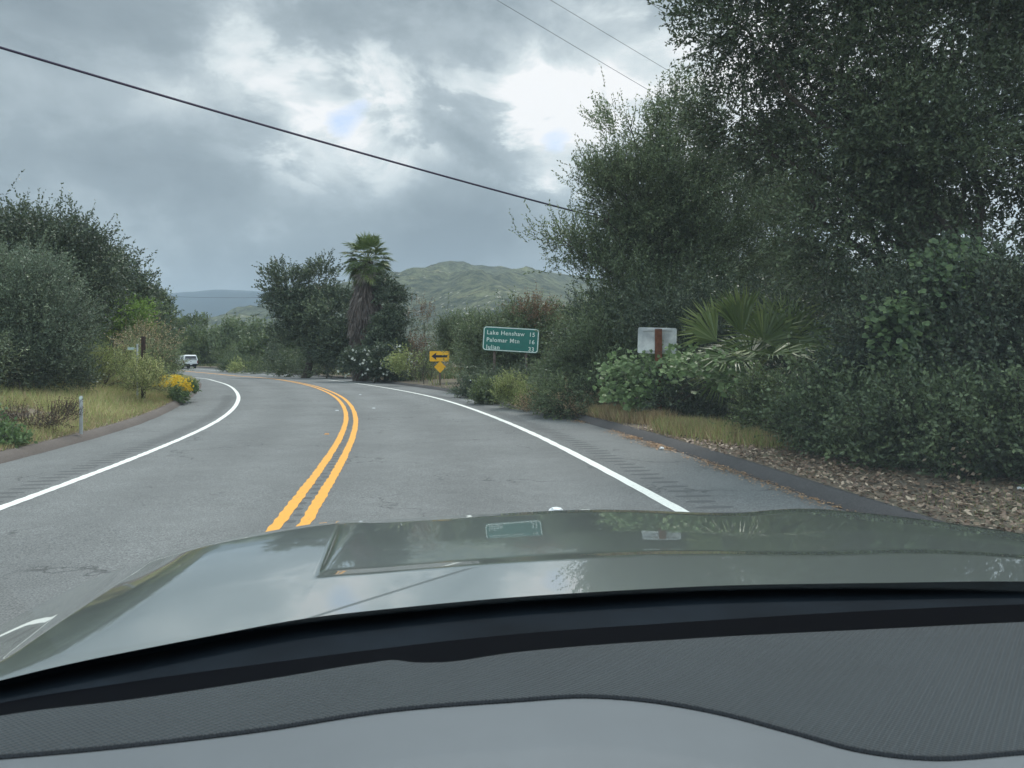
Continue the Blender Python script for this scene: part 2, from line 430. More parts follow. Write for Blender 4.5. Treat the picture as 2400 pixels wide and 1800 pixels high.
# ------------------------------------------------------------------ hills and mountain
def hill_mat():
    m, nt, b = new_mat('chaparral'); N, L = nt.nodes, nt.links
    tc = N.new('ShaderNodeTexCoord'); O = tc.outputs['Object']
    def noise(s, d, r=.6, dist=0):
        n = N.new('ShaderNodeTexNoise'); n.inputs['Scale'].default_value = s; n.inputs['Detail'].default_value = d; n.inputs['Roughness'].default_value = r
        n.inputs['Distortion'].default_value = dist; L.new(O, n.inputs['Vector']); return n.outputs['Fac']
    def mixc(f, a, b_):
        mx = N.new('ShaderNodeMix'); mx.data_type = 'RGBA'; L.new(f, mx.inputs[0])
        for i, c in ((6, a), (7, b_)):
            if isinstance(c, tuple): mx.inputs[i].default_value = (*c, 1)
            else: L.new(c, mx.inputs[i])
        return mx.outputs[2]
    def step(x, a, b_, lo=0, hi=1):
        r = N.new('ShaderNodeMapRange'); L.new(x, r.inputs[0]); r.inputs[1].default_value = a; r.inputs[2].default_value = b_
        r.inputs[3].default_value = lo; r.inputs[4].default_value = hi; return r.outputs[0]
    c = mixc(step(noise(.011, 6, .65, .6), .38, .62), (.17, .185, .105), (.080, .092, .062))
    c = mixc(step(noise(.075, 6, .75), .40, .60), c, (.034, .046, .034))
    c = mixc(step(noise(.03, 7, .7, 1.2), .60, .66, 0, .75), c, (.22, .21, .11))
    vo = N.new('ShaderNodeTexVoronoi'); vo.inputs['Scale'].default_value = .11; L.new(O, vo.inputs['Vector'])
    rk = N.new('ShaderNodeMath'); rk.operation = 'MULTIPLY'
    L.new(step(vo.outputs['Distance'], .12, .24, 1, 0), rk.inputs[0]); L.new(step(noise(.010, 5, .7), .50, .60), rk.inputs[1])
    c = mixc(rk.outputs[0], c, (.42, .39, .34))
    c = mixc(step(noise(.018, 5, .6, 2.0), .67, .70, 0, .9), c, (.36, .27, .17))
    L.new(c, b.inputs['Base Color']); b.inputs['Roughness'].default_value = .95; b.inputs['Specular IOR Level'].default_value = .1
    bp = N.new('ShaderNodeBump'); bp.inputs['Strength'].default_value = .9; bp.inputs['Distance'].default_value = 6
    L.new(noise(.09, 6, .7), bp.inputs['Height']); L.new(bp.outputs[0], b.inputs['Normal'])
    return m
def heightfield(name, ridge, y0, yc, y1, nu, ny, us, amp, mat, fr=.004, seed=0):
    ru = [p[0] for p in ridge]; rv = [p[1] for p in ridge]
    rows = []
    for i in range(ny):
        t = i / (ny - 1); y = y0 + (y1 - y0) * t
        row = []
        for u in us:
            x = (u - 1200) * y / F
            hc = (V0 - np.interp(u, ru, rv)) * yc / F
            k = (y - y0) / (yc - y0) if y < yc else 1 - .5 * ((y - yc) / (y1 - yc)) ** 2
            k = max(k, 0); prof = k ** .85 if y < yc else k
            z = hc * prof
            w = min(1, k * 2) * (1 - max(0, min(1, (k - .7) / .3)) * 1.0) if y < yc else 0
            rdg = mnoise.ridged_multi_fractal((x * fr, y * fr * .55, seed), 1.0, 2.1, 5, 1.0, 2.0)
            z += (rdg - 1.1) * amp * w + mnoise.noise((x * fr * 8, y * fr * 8, seed)) * amp * .07
            row.append((x, y, z - 2))
        rows.append(row)
    tag(link(name, grid_mesh(name, np.array(rows), mat)), kind='structure')
heightfield('hill', [(100, 800), (300, 770), (500, 738), (600, 717), (700, 696), (800, 668), (930, 645), (1000, 634), (1080, 628), (1200, 632), (1320, 640), (1420, 652), (1600, 655), (1900, 640), (2400, 620), (3200, 650), (4200, 760)],
            420, 1250, 1900, 0, 110, np.linspace(0, 3800, 260), 40, hill_mat(), seed=3)
m_mtn = simple('distant_slope', (.015, .030, .042), .95, .1, noise_amt=.3, scale=.004)
heightfield('mountain', [(-900, 690), (-300, 700), (100, 700), (300, 694), (420, 684), (520, 676), (600, 680), (700, 690), (900, 715), (1200, 760), (1600, 780)],
            1900, 3200, 4300, 0, 40, np.linspace(-1500, 2200, 160), 60, m_mtn, fr=.0022, seed=9)

# ------------------------------------------------------------------ leaves and plants
def unit(n):
    v = rng.normal(size=(n, 3)); return v / (np.linalg.norm(v, axis=1, keepdims=True) + 1e-9)
def nrm(v): return v / (np.linalg.norm(v, axis=1, keepdims=True) + 1e-9)
class Leaves:
    def __init__(s): s.V, s.T, s.M = [], [], []
    def add(s, p, d, L, Wd, tint, mat=0, n=None, tipdrop=0, mid=.45):
        N = len(p)
        if N == 0: s.V.append(np.zeros((0, 3))); s.T.append(np.zeros(0)); s.M.append(np.zeros(0, np.int32)); return s
        L = np.broadcast_to(L, (N,))[:, None]; Wd = np.broadcast_to(Wd, (N,))[:, None]
        if n is None:
            n = nrm(np.cross(d, unit(N)))
        q = np.empty((N, 4, 3)); m = p + d * L * mid
        q[:, 0] = p; q[:, 1] = m + n * Wd; q[:, 2] = p + d * L; q[:, 3] = m - n * Wd
        q[:, 2, 2] -= np.broadcast_to(tipdrop, (N,))
        s.V.append(q.reshape(-1, 3)); s.T.append(np.clip(np.broadcast_to(tint, (N,)), 0, 1)); s.M.append(np.full(N, mat, np.int32)); return s
    def count(s): return sum(len(t) for t in s.T)
    def mesh(s, name, mats, origin=(0, 0, 0)):
        V = np.concatenate(s.V) - np.asarray(origin, float); T = np.concatenate(s.T); Mi = np.concatenate(s.M)
        n = len(T); me = bpy.data.meshes.new(name)
        me.vertices.add(4 * n); me.vertices.foreach_set('co', V.astype(np.float32).ravel())
        me.loops.add(4 * n); me.loops.foreach_set('vertex_index', np.arange(4 * n, dtype=np.int32))
        me.polygons.add(n); me.polygons.foreach_set('loop_start', np.arange(0, 4 * n, 4, dtype=np.int32))
        for m in (mats if isinstance(mats, (list, tuple)) else [mats]): me.materials.append(m)
        me.polygons.foreach_set('material_index', Mi)
        a = me.attributes.new('tint', 'FLOAT', 'FACE'); a.data.foreach_set('value', T.astype(np.float32))
        me.update(calc_edges=True); return me
    def build(s, name, mats, parent=None):
        o = parent.location if parent else (0, 0, 0)
        ob = link(name, s.mesh(name, mats, o), None)
        if parent: ob.parent = parent
        return ob

def sprigs(LV, P, D, slen, nl, L, Wd, tint, spread=.9, twig=True, tj=.18, tmat=1, bend=0.0, mat=0):
    """leafy twigs: P bases, D directions; nl leaves on each"""
    n = len(P); slen = np.broadcast_to(slen, (n,)) * rng.uniform(.6, 1.3, n)
    t = (np.arange(nl) + .5) / nl
    T = np.broadcast_to(t, (n, nl)) + rng.normal(0, .5 / nl, (n, nl)); T = np.clip(T, 0, 1.05)
    pos = P[:, None] + D[:, None] * (T * slen[:, None])[..., None]
    pos[..., 2] -= bend * (T ** 2) * slen[:, None]
    d = nrm((D[:, None] * rng.uniform(.3, 1.1, (n, nl, 1)) + unit(n * nl).reshape(n, nl, 3) * spread).reshape(-1, 3))
    tn = np.broadcast_to(np.asarray(tint), (n,))[:, None] + rng.normal(0, tj, (n, nl))
    s = rng.uniform(.65, 1.25, n * nl)
    LV.add(pos.reshape(-1, 3), d, L * s, Wd * s, tn.ravel(), mat)
    if twig:
        e = P + D * slen[:, None]; e[:, 2] -= bend * slen
        dd = e - P; ln = np.linalg.norm(dd, axis=1)
        LV.add(P, dd / ln[:, None], ln, .004 + .004 * ln, .5, tmat, mid=.1)
    return LV

def blob_sprigs(blobs, n_clumps, per, clump_r, up=.45, inner=.45):
    """bases and directions of twigs gathered into clumps through the volume of the blobs"""
    vol = np.array([b[3] * b[4] * b[5] for b in blobs]) ** (2 / 3); vol = vol * np.array([b[6] if len(b) > 6 else 1 for b in blobs])
    pick = rng.choice(len(blobs), n_clumps, p=vol / vol.sum())
    B = np.array([b[:6] for b in blobs])[pick]
    u = unit(n_clumps); rho = inner + (1 - inner) * rng.uniform(0, 1, n_clumps) ** .55
    ns = max(4, n_clumps // 9); c0 = B[:, :3] + u * B[:, 3:6] * rho[:, None]
    k0 = rng.integers(0, ns, n_clumps) ; c = c0[:ns][k0] + unit(n_clumps) * (clump_r * 1.8 * rng.uniform(0, 1, n_clumps) ** .4)[:, None] * np.array([1, 1, .62])
    B = B[:ns][k0]; shade = rng.normal(0, .10, n_clumps) + rng.normal(0, .12, ns)[k0]
    cr = clump_r * rng.uniform(.55, 1.35, n_clumps)
    P = np.repeat(c, per, 0) + rng.normal(size=(n_clumps * per, 3)) * np.repeat(cr, per)[:, None] * .55
    out = nrm((P - np.repeat(B[:, :3], per, 0)) / np.repeat(B[:, 3:6], per, 0))
    D = nrm(out * .8 + unit(len(P)) * .55 + np.array([0, 0, up]))
    return P, D, np.repeat(shade, per)

m_bark = simple('bark', (.085, .072, .06), .95, .1, noise_amt=.45, scale=9, bump=1, bscale=14)
m_twig = simple('twig_bark', (.07, .058, .048), .9, .1)
FOL = {
 'oak': leaf_mat('oak_leaves', (0.048, 0.073, 0.037), (0.111, 0.153, 0.069), (0.264, 0.328, 0.163), .22),
 'oak_near': leaf_mat('near_oak_leaves', (0.036, 0.054, 0.03), (0.082, 0.113, 0.055), (0.195, 0.243, 0.13), .18),
 'oak_soft': leaf_mat('soft_oak_leaves', (0.059, 0.086, 0.046), (0.135, 0.181, 0.086), (0.322, 0.387, 0.204), .25),
 'oak_dark': leaf_mat('dark_oak_leaves', (0.041, 0.061, 0.044), (0.09, 0.12, 0.069), (0.207, 0.249, 0.136), .16),
 'olive': leaf_mat('grey_green_leaves', (0.084, 0.12, 0.076), (0.167, 0.217, 0.137), (0.354, 0.412, 0.257), .22),
 'pale': leaf_mat('yellow_green_leaves', (0.084, 0.138, 0.035), (0.212, 0.33, 0.068), (0.422, 0.577, 0.155), .35),
 'willow': leaf_mat('willowy_leaves', (0.077, 0.106, 0.055), (0.161, 0.211, 0.101), (0.32, 0.366, 0.184), .28),
 'vine': leaf_mat('vine_leaves', (0.089, 0.145, 0.054), (0.195, 0.29, 0.11), (0.389, 0.515, 0.233), .3),
 'ivy': leaf_mat('dark_vine_leaves', (0.047, 0.082, 0.04), (0.094, 0.153, 0.064), (0.212, 0.286, 0.11), .25),
 'mid': leaf_mat('shrub_leaves', (0.068, 0.094, 0.043), (0.134, 0.179, 0.071), (0.269, 0.323, 0.125), .28),
 'brown': leaf_mat('brown_tips', (.10, .055, .03), (.20, .12, .065), (.36, .25, .15), .25),
 'palm': leaf_mat('palm_fronds', (0.045, 0.076, 0.024), (0.112, 0.167, 0.045), (0.304, 0.35, 0.12), .2, .42, .5),
 'dead': leaf_mat('dead_fronds', (0.071, 0.056, 0.048), (0.135, 0.106, 0.091), (0.238, 0.204, 0.173), .1),
 'dry': leaf_mat('straw', (0.23, 0.163, 0.085), (0.437, 0.326, 0.18), (0.713, 0.578, 0.36), .3),
 'grass': leaf_mat('green_grass', (0.131, 0.168, 0.053), (0.316, 0.37, 0.126), (0.668, 0.637, 0.304), .35),
 'yellow': leaf_mat('yellow_petals', (.62, .40, .02), (.84, .62, .05), (.90, .76, .14), .3),
 'whitef': leaf_mat('white_petals', (.55, .58, .52), (.72, .75, .68), (.85, .86, .80), .3),
 'litter': leaf_mat('fallen_leaves', (0.077, 0.046, 0.031), (0.209, 0.138, 0.094), (0.506, 0.396, 0.286), .1),
}
def limbs(mb, base, top, r0, targets, wob=.15):
    base = Vector(base); top = Vector(top); L_ = (top - base).length
    pts, rr = [], []
    for i in range(7):
        t = i / 6; p = base.lerp(top, t)
        if 0 < i: p += Vector((mnoise.noise((p.x, p.y, t * 3)) * wob * L_ * .4, mnoise.noise((p.y, p.x, t * 3 + 5)) * wob * L_ * .4, 0))
        pts.append(p); rr.append(r0 * (1.25 if i == 0 else 1) * (1 - .5 * t))
    mb.tube(pts, rr, 9)
    for i, tg in enumerate(targets):
        tg = Vector(tg); k = 2 + (i % 4); s = pts[k]; e = tg; m1 = s.lerp(e, .4) + Vector((random.uniform(-1, 1), random.uniform(-1, 1), random.uniform(0, 1))) * (e - s).length * .12
        m2 = s.lerp(e, .75) + Vector((random.uniform(-1, 1), random.uniform(-1, 1), random.uniform(-.3, 1))) * (e - s).length * .08
        r = rr[k] * .42; mb.tube([s, m1, m2, e], [r, r * .6, r * .35, r * .12], 6)
        for j in range(3):
            a = m2.lerp(e, random.random()); q = a + Vector((random.gauss(0, 1), random.gauss(0, 1), random.gauss(.4, .8))).normalized() * (e - s).length * .14
            mb.tube([a, a.lerp(q, .5) + Vector((0, 0, .05)), q], [r * .22, r * .15, r * .05], 4)

def pb(u, v, Z, ru, rv, ry, w=1):        # a crown lobe seen at (u, v), with its half-sizes in photograph pixels and its real half-depth
    c = W(u, v, Z); return (c.x, c.y, c.z, ru * Z / F, ry, rv * Z / F, w)

def tree(name, label, cat, group, base_u, Z, blobs, fol, n_clumps, per, clump_r, slen, nl, L, Wd, r0=.2, up=.45, inner=.45, tint=.45, bend=0, extra=None, trunk_top=None, spread=.9, tj=.13, crown='crown'):
    x = (base_u - 1200) * Z / F; z = gz1(x, Z)
    e = empty(name, (x, Z, z), label, cat, group)
    if r0:
        mb = MB(); top = trunk_top or (sum(b[0] for b in blobs) / len(blobs), sum(b[1] for b in blobs) / len(blobs), min(b[2] for b in blobs) * .6 + .4 * max(b[2] for b in blobs))
        limbs(mb, (x, Z, z - .15), top, r0, [b[:3] for b in blobs[:9]] + [(b[0] + random.uniform(-.6, .6) * b[3], b[1] + random.uniform(-.5, .5) * b[4], b[2] + random.uniform(0, .7) * b[5]) for b in blobs[:6]])
        mb.build('trunk', m_bark, e, True)
    LV = Leaves()
    P, D, sh = blob_sprigs(blobs, n_clumps, per, clump_r, up, inner)
    ok = P[:, 2] > z - .05; P, D, sh = P[ok], D[ok], sh[ok]
    sprigs(LV, P, D, slen, nl, L, Wd, tint + sh, bend=bend, spread=spread, tj=tj)
    mats = [FOL[fol], m_twig]
    if extra: extra(LV, mats, blobs)
    LV.build(crown, mats, e)
    return e

# ---------------- right-hand side, nearest first
tree('oak_tree', 'huge dark oak overhanging the right verge, sky glinting through its leaves', 'tree', None, 2330, 11.5,
     [pb(1770, 60, 13, 170, 190, 1.5), pb(1740, 270, 13.2, 130, 130, 1.4), pb(1950, 100, 13, 230, 230, 2), pb(2230, 60, 12.5, 260, 230, 2), pb(1960, 330, 13, 200, 160, 1.8), pb(2230, 350, 12, 240, 200, 2),
      pb(2060, 560, 12.6, 190, 140, 1.6), pb(1960, 470, 12.0, 130, 120, .8, .8), pb(2120, 330, 11.6, 130, 140, .8, .6), pb(2330, 600, 11.3, 190, 170, 1.5), pb(1700, -130, 13.5, 100, 130, 1.2), pb(1900, -220, 13, 330, 200, 2.4), pb(2350, -200, 12.5, 330, 230, 2.4), pb(2600, 200, 12, 230, 400, 2.2),
      pb(1620, 25, 13.4, 40, 25, .3, .5), pb(1625, 150, 13.4, 50, 60, .5, .5)],
     'oak_near', 1650, 15, .40, .42, 13, .072, .018, r0=.30, up=.1, inner=.05, tint=.42, trunk_top=(6.2, 12.2, 4.6))
tree('oak_tree', 'open feathery oak with upright twigs, left of the huge dark oak', 'tree', None, 1640, 22,
     [pb(1410, 400, 22, 55, 60, 1.0), pb(1485, 320, 22, 42, 70, .8, .8), pb(1500, 480, 22, 110, 100, 1.6), pb(1425, 560, 22, 75, 62, 1.2), pb(1320, 565, 21.6, 28, 20, .4, .5), pb(1600, 380, 22.5, 120, 130, 1.8), pb(1690, 310, 22.5, 60, 80, 1.2, .8), pb(1350, 490, 22, 34, 50, .7, .7), pb(1580, 560, 22, 150, 110, 1.8), pb(1480, 660, 22, 80, 60, 1.3), pb(1700, 560, 23, 130, 140, 1.8), pb(1600, 700, 22, 150, 70, 1.6), pb(1395, 645, 21.8, 45, 45, .8)],
     'oak_soft', 1050, 14, .42, .58, 13, .085, .020, r0=.2, up=.75, inner=.15, tint=.5)
tree('oak_tree', 'paler yellow-green oak glimpsed between the two darker oaks', 'tree', None, 1860, 26,
     [pb(1830, 560, 26, 90, 90, 1.5), pb(1860, 700, 26, 110, 110, 1.6), pb(1760, 690, 26, 90, 80, 1.4), pb(1900, 430, 26, 90, 80, 1.4), pb(1800, 400, 26, 70, 110, 1.3)],
     'mid', 380, 13, .55, .5, 11, .10, .026, r0=.2, up=.3, tint=.35)
tree('scrub_tree', 'shadowed tangled tree filling the gap behind the fan palm', 'tree', None, 1700, 18,
     [pb(1620, 780, 19, 130, 90, 1.5), pb(1780, 780, 19, 130, 90, 1.5), pb(1480, 790, 21, 90, 90, 1.3), pb(1960, 780, 16, 150, 100, 1.5)],
     'oak_dark', 700, 13, .5, .4, 12, .08, .02, r0=.12, up=.3, inner=.2, tint=.4)
def withered(LV, mats, blobs):
    mats.append(FOL['litter']); N_ = 90; u_ = unit(N_); u_[:, 1] = -np.abs(u_[:, 1]); B = np.array([q[:6] for q in blobs])[rng.integers(0, len(blobs), N_)]
    c = B[:, :3] + u_ * B[:, 3:6] * 1.15; c[:45] = np.array(W(2240, 1075, 8.2)) + rng.normal(0, .12, (45, 3))
    LV.add(c, unit(N_), .06, .02, .85 + rng.normal(0, .15, N_), len(mats) - 1)
def bush(label, u, Z, blobs, fol, nc, per, cr, slen, nl, L, Wd, name='bush', cat='bush', group='bushes along the right verge', **k):
    k.setdefault('r0', .03)
    return tree(name, label, cat, group, u, Z, blobs, fol, nc, per, cr, slen, nl, L, Wd, crown='foliage', **k)
bush('dense dark bush above the fallen leaves, right of the palm', 1950, 10.6,
     [pb(1985, 975, 10.7, 115, 80, .8), pb(2080, 1010, 10, 110, 85, .8), pb(2070, 900, 11, 110, 75, .8)],
     'oak', 480, 14, .28, .28, 10, .062, .019, tint=.46, inner=.35)
bush('dark shrub at the right end of the verge, above the leaf litter', 2250, 8.7,
     [pb(2220, 1030, 8.9, 150, 120, .8), pb(2400, 1050, 8.2, 160, 130, .7), pb(2560, 1040, 7.9, 160, 150, .7)],
     'oak', 430, 14, .25, .26, 10, .055, .017, tint=.42, inner=.35, extra=withered)
bush('tall mixed thicket hung with broad vine leaves beneath the huge oak', 2250, 9.9,
     [pb(2180, 800, 10.2, 160, 150, .9), pb(2370, 820, 9.6, 180, 170, .9), pb(2110, 760, 10.8, 80, 95, .7), pb(2600, 830, 9, 180, 200, .9), pb(2260, 940, 9.6, 200, 80, .7)],
     'oak_dark', 620, 13, .28, .3, 10, .055, .017, tint=.42, inner=.3)
def vine(label, blobs, u, Z, fol, n, size, name='vine', group=None, tint=.5):
    x = (u - 1200) * Z / F; z = gz1(x, Z); e = empty(name, (x, Z, z), label, 'vine', group)
    mb = MB()
    for b in blobs:
        c = Vector(b[:3]); s = Vector((x + random.uniform(-.2, .2), Z, z)); m = s.lerp(c, .5) + Vector((0, -.2, .2))
        mb.tube([s, m, c], [.012, .009, .004], 5)
    mb.build('stem', m_twig, e, True)
    LV = Leaves(); per = 7
    P, D, sh = blob_sprigs(blobs, n // per, per, size * 2, .3, .72)
    N_ = len(P); faceN = nrm(unit(N_) * .55 + np.array([0, -.55, .75]))
    d = nrm(np.cross(faceN, unit(N_))); nn = nrm(np.cross(faceN, d)); s = rng.uniform(.6, 1.2, N_) * size
    LV.add(P, d, s, s * .5, tint + sh + rng.normal(0, .15, N_), 0, nn, mid=.38)
    # second lobe pair makes the leaf broad
    d2 = nrm(d + nn * .9); d3 = nrm(d - nn * .9)
    LV.add(P, d2, s * .8, s * .28, tint + sh + rng.normal(0, .1, N_), 0, nrm(np.cross(faceN, d2)))
    LV.add(P, d3, s * .8, s * .28, tint + sh + rng.normal(0, .1, N_), 0, nrm(np.cross(faceN, d3)))
    LV.build('foliage', [FOL[fol]], e); return e
vine('dark broad-leaved vine climbing over the thicket at the right', [pb(2200, 720, 9.6, 110, 90, .3), pb(2120, 790, 9.8, 70, 70, .3), pb(2260, 640, 10, 80, 60, .3)], 2200, 9.7, 'ivy', 2100, .085, tint=.5)
vine('light green vine sprawling around the rusty signpost', [pb(1530, 870, 16.6, 95, 42, .5), pb(1640, 878, 14.0, 80, 34, .4), pb(1490, 920, 16.4, 50, 35, .4), pb(1730, 885, 13.6, 50, 28, .3), pb(1590, 862, 16.5, 60, 22, .3)], 1560, 16.8, 'vine', 3000, .105)
bush('dark rounded bush under the light green vine', 1660, 16.2,
     [pb(1640, 940, 16.2, 110, 70, .8), pb(1720, 930, 16, 80, 60, .7), pb(1570, 920, 16.8, 60, 50, .6)], 'oak_dark', 230, 13, .25, .28, 10, .06, .018, tint=.45)
bush('low weedy bush between the dry grass and the dark bush', 1790, 12.4,
     [pb(1815, 960, 12.4, 70, 50, .5), pb(1870, 990, 11.6, 50, 45, .45)], 'mid', 180, 12, .16, .22, 9, .05, .014, tint=.3)
bush('feathery olive-green bush left of the rusty signpost', 1400, 19.5,
     [pb(1405, 870, 19.5, 70, 75, 1), pb(1350, 900, 20.2, 52, 52, .9), pb(1455, 790, 20.5, 60, 65, .9), pb(1370, 930, 19, 80, 40, .8)], 'willow', 420, 14, .3, .42, 11, .10, .014, up=.5, tint=.35)
bush('grey-green bush to the right of the green distance sign', 1330, 25.5,
     [pb(1372, 815, 25.5, 48, 50, 1), pb(1330, 890, 25, 36, 38, .8), pb(1395, 775, 26, 50, 42, 1)], 'willow', 300, 12, .4, .5, 10, .11, .018, up=.6, tint=.42)
def browntips(LV, mats, blobs):
    mats.append(FOL['brown'])
    tb = [(b[0], b[1] - b[4] * .2, b[2] + b[5] * .75, b[3] * .9, b[4] * .7, b[5] * .3, 1) for b in blobs[:3]]
    P, D, sh = blob_sprigs(tb, 70, 6, .35, .7, .5); sprigs(LV, P, D, .5, 8, .11, .016, .5 + sh, mat=2)
bush('big bush with brown tips behind and around the green distance sign', 1190, 32,
     [pb(1150, 800, 33.4, 75, 65, 1.2), pb(1250, 800, 33.4, 75, 60, 1.2), pb(1210, 780, 33, 90, 55, 1.3), pb(1085, 800, 41, 55, 50, 1.2), pb(1140, 880, 33, 60, 36, .8), pb(1230, 875, 33, 70, 42, .8), pb(1100, 885, 34, 30, 30, .8)],
     'willow', 560, 14, .45, .55, 10, .12, .022, up=.55, tint=.33, inner=.25, extra=browntips)
bush('dark leafy tips growing across the foot of the green sign', 1110, 29,
     [pb(1115, 915, 28.8, 40, 22, .6), pb(1190, 910, 28.6, 55, 24, .6), pb(1158, 850, 29.4, 18, 6, .15, .12)], 'oak_dark', 190, 12, .3, .4, 10, .10, .02, tint=.5)
bush('bush half covering the yellow arrow sign', 1080, 36,
     [pb(1099, 845, 36, 26, 46, .6), pb(1062, 790, 41, 35, 30, .8)], 'willow', 150, 12, .35, .5, 10, .11, .02, up=.5, tint=.38)
bush('low leafy bush with yellow-green tips beside the small marker post', 1170, 24.5,
     [pb(1165, 930, 24.5, 35, 22, .5), pb(1140, 925, 24.8, 25, 20, .5)], 'mid', 90, 10, .2, .25, 9, .07, .018, tint=.4)
bush('bright green weeds with small yellow flowers below the sign', 1230, 22.6,
     [pb(1225, 925, 22.6, 50, 30, .6), pb(1260, 940, 21.8, 40, 26, .5)], 'grass', 160, 11, .2, .3, 9, .06, .012, up=.9, tint=.35, r0=0)
bush('pale seeding weeds beside the kerb below the olive bush', 1300, 19.6,
     [pb(1290, 950, 20, 50, 25, .5), pb(1350, 955, 18.6, 45, 22, .5)], 'dry', 120, 11, .2, .3, 9, .05, .009, up=1.0, tint=.55, r0=0)

# ---------------- fan palms
def fan(LV, hub, axis, face, Rr, nseg, spread_deg, tint, w=.028, droop=.1, mat=0):
    hub = np.array(hub, float); axis = np.array(axis, float); axis /= np.linalg.norm(axis)
    face = np.array(face, float); face -= axis * face.dot(axis); face /= np.linalg.norm(face) + 1e-9
    side = np.cross(axis, face)
    a = np.radians(np.linspace(-spread_deg / 2, spread_deg / 2, nseg)) + rng.normal(0, .02, nseg)
    d = np.cos(a)[:, None] * axis + np.sin(a)[:, None] * side
    d = nrm(d + face * (.10 + .10 * np.abs(np.sin(a)))[:, None] + rng.normal(0, .03, (nseg, 3)))
    L = Rr * (1 - .25 * (np.abs(a) / (math.pi)) ** 2) * rng.uniform(.86, 1.06, nseg)
    nn = nrm(np.cross(d, face[None] + rng.normal(0, .45, (nseg, 3))))
    P0 = np.repeat(hub[None], nseg, 0)
    # inner pleated part and free, drooping outer part
    LV.add(P0, d, L * .66, w * Rr * 1.15, tint + rng.normal(0, .08, nseg), mat, nn, mid=.92)
    P1 = P0 + d * (L * .56)[:, None]; d1 = nrm(d + np.array([0, 0, -droop * .6]) + rng.normal(0, .05, (nseg, 3)))
    LV.add(P1, d1, L * .46, w * Rr * .75, tint + .10 + rng.normal(0, .12, nseg), mat, nrm(np.cross(d1, face[None] + rng.normal(0, .4, (nseg, 3)))), tipdrop=droop * L * .25, mid=.15)
def stalk(mb, a, b, r):
    a = Vector(a); b = Vector(b); m = a.lerp(b, .5) + Vector((0, 0, .06 * (b - a).length)); mb.tube([a, m, b], [r, r * .8, r * .6], 5)
m_petiole = simple('leaf_stalk', (.13, .15, .05), .6, .4)

def tall_palm():
    Z = 50; base_x = (845 - 1200) * Z / F; z = gz1(base_x, Z)
    e = empty('fan_palm', (base_x, Z, z), 'tall shaggy fan palm with a thick skirt of dead fronds', 'palm tree')
    top = W(862, 612, Z)
    mb = MB(); pts = [Vector((base_x, Z, z - .2)), W(846, 780, Z), W(852, 700, Z), top]
    mb.tube(pts, [.55, .5, .45, .38], 12); mb.build('trunk', m_bark, e, True)
    S = Leaves()                                             # skirt of hanging fronds down the trunk
    n = 5200; t = rng.uniform(0, 1, n); ang = rng.uniform(0, 2 * math.pi, n)
    zt = z + .8 + (top.z - .3 - z - .8) * t
    prof = np.interp(t, [0, .25, .5, .65, .8, .93, 1], [.45, .62, .95, .92, .68, .55, .65])
    cx = np.interp(zt, [z, top.z], [base_x, top.x])
    P = np.stack([cx + np.cos(ang) * prof * .92, Z + np.sin(ang) * prof * .92, zt], 1)
    d = nrm(np.stack([np.cos(ang) * .16, np.sin(ang) * .16, -np.ones(n)], 1) + rng.normal(0, .16, (n, 3)))
    S.add(P, d, rng.uniform(.5, 1.1, n), .045, .42 + rng.normal(0, .2, n))
    S.build('dead_fronds', FOL['dead'], e)
    C = Leaves(); st = MB(); hub = top + Vector((0, 0, .1))
    for i in range(46):
        q = i / 46; az = i * 2.39996; el = R(84 - 150 * q ** .9)
        dr = Vector((math.cos(az) * math.cos(el), math.sin(az) * math.cos(el), math.sin(el)))
        Lp = random.uniform(.95, 1.25) * (1 - .12 * q); tip = hub + dr * Lp + Vector((0, 0, -.10 * math.cos(el)))
        stalk(st, hub, tip, .022)
        ax = (dr + Vector((0, 0, -.20 - .25 * q))).normalized(); face = (Vector((0, 0, 1)) + dr * .2)
        fan(C, tip, ax, face, random.uniform(.85, 1.05), 34, 215, .48 - .16 * q, w=.034, droop=.35)
    for i in range(26):                                      # yellowing fronds hanging under the crown
        az = i * 2.39996; el = R(-62 - random.uniform(0, 18)); dr = Vector((math.cos(az) * math.cos(el), math.sin(az) * math.cos(el), math.sin(el)))
        tip = hub + dr * random.uniform(.7, 1.3) + Vector((math.cos(az), math.sin(az), 0)) * .35
        fan(C, tip, dr, Vector((math.cos(az), math.sin(az), .5)), .85, 24, 150, .75, w=.034, droop=.2, mat=1 if i % 2 else 0)
    C.build('fronds', [FOL['palm'], FOL['dead']], e); st.build('stalk', m_petiole, e, True)
tall_palm()
tree('ivy_clad_tree', 'dark ivy-like tree growing up the right side of the tall palm', 'tree', None, 905, 48.5,
     [pb(908, 680, 49, 14, 30, .7), pb(922, 705, 49, 20, 34, .9), pb(912, 752, 49, 26, 36, 1), pb(900, 800, 48.5, 34, 38, 1.1), pb(930, 825, 48.5, 28, 32, 1), pb(878, 850, 48, 34, 22, 1)],
     'oak_dark', 420, 13, .32, .38, 10, .15, .04, r0=.16, up=.3, inner=.2, tint=.42)

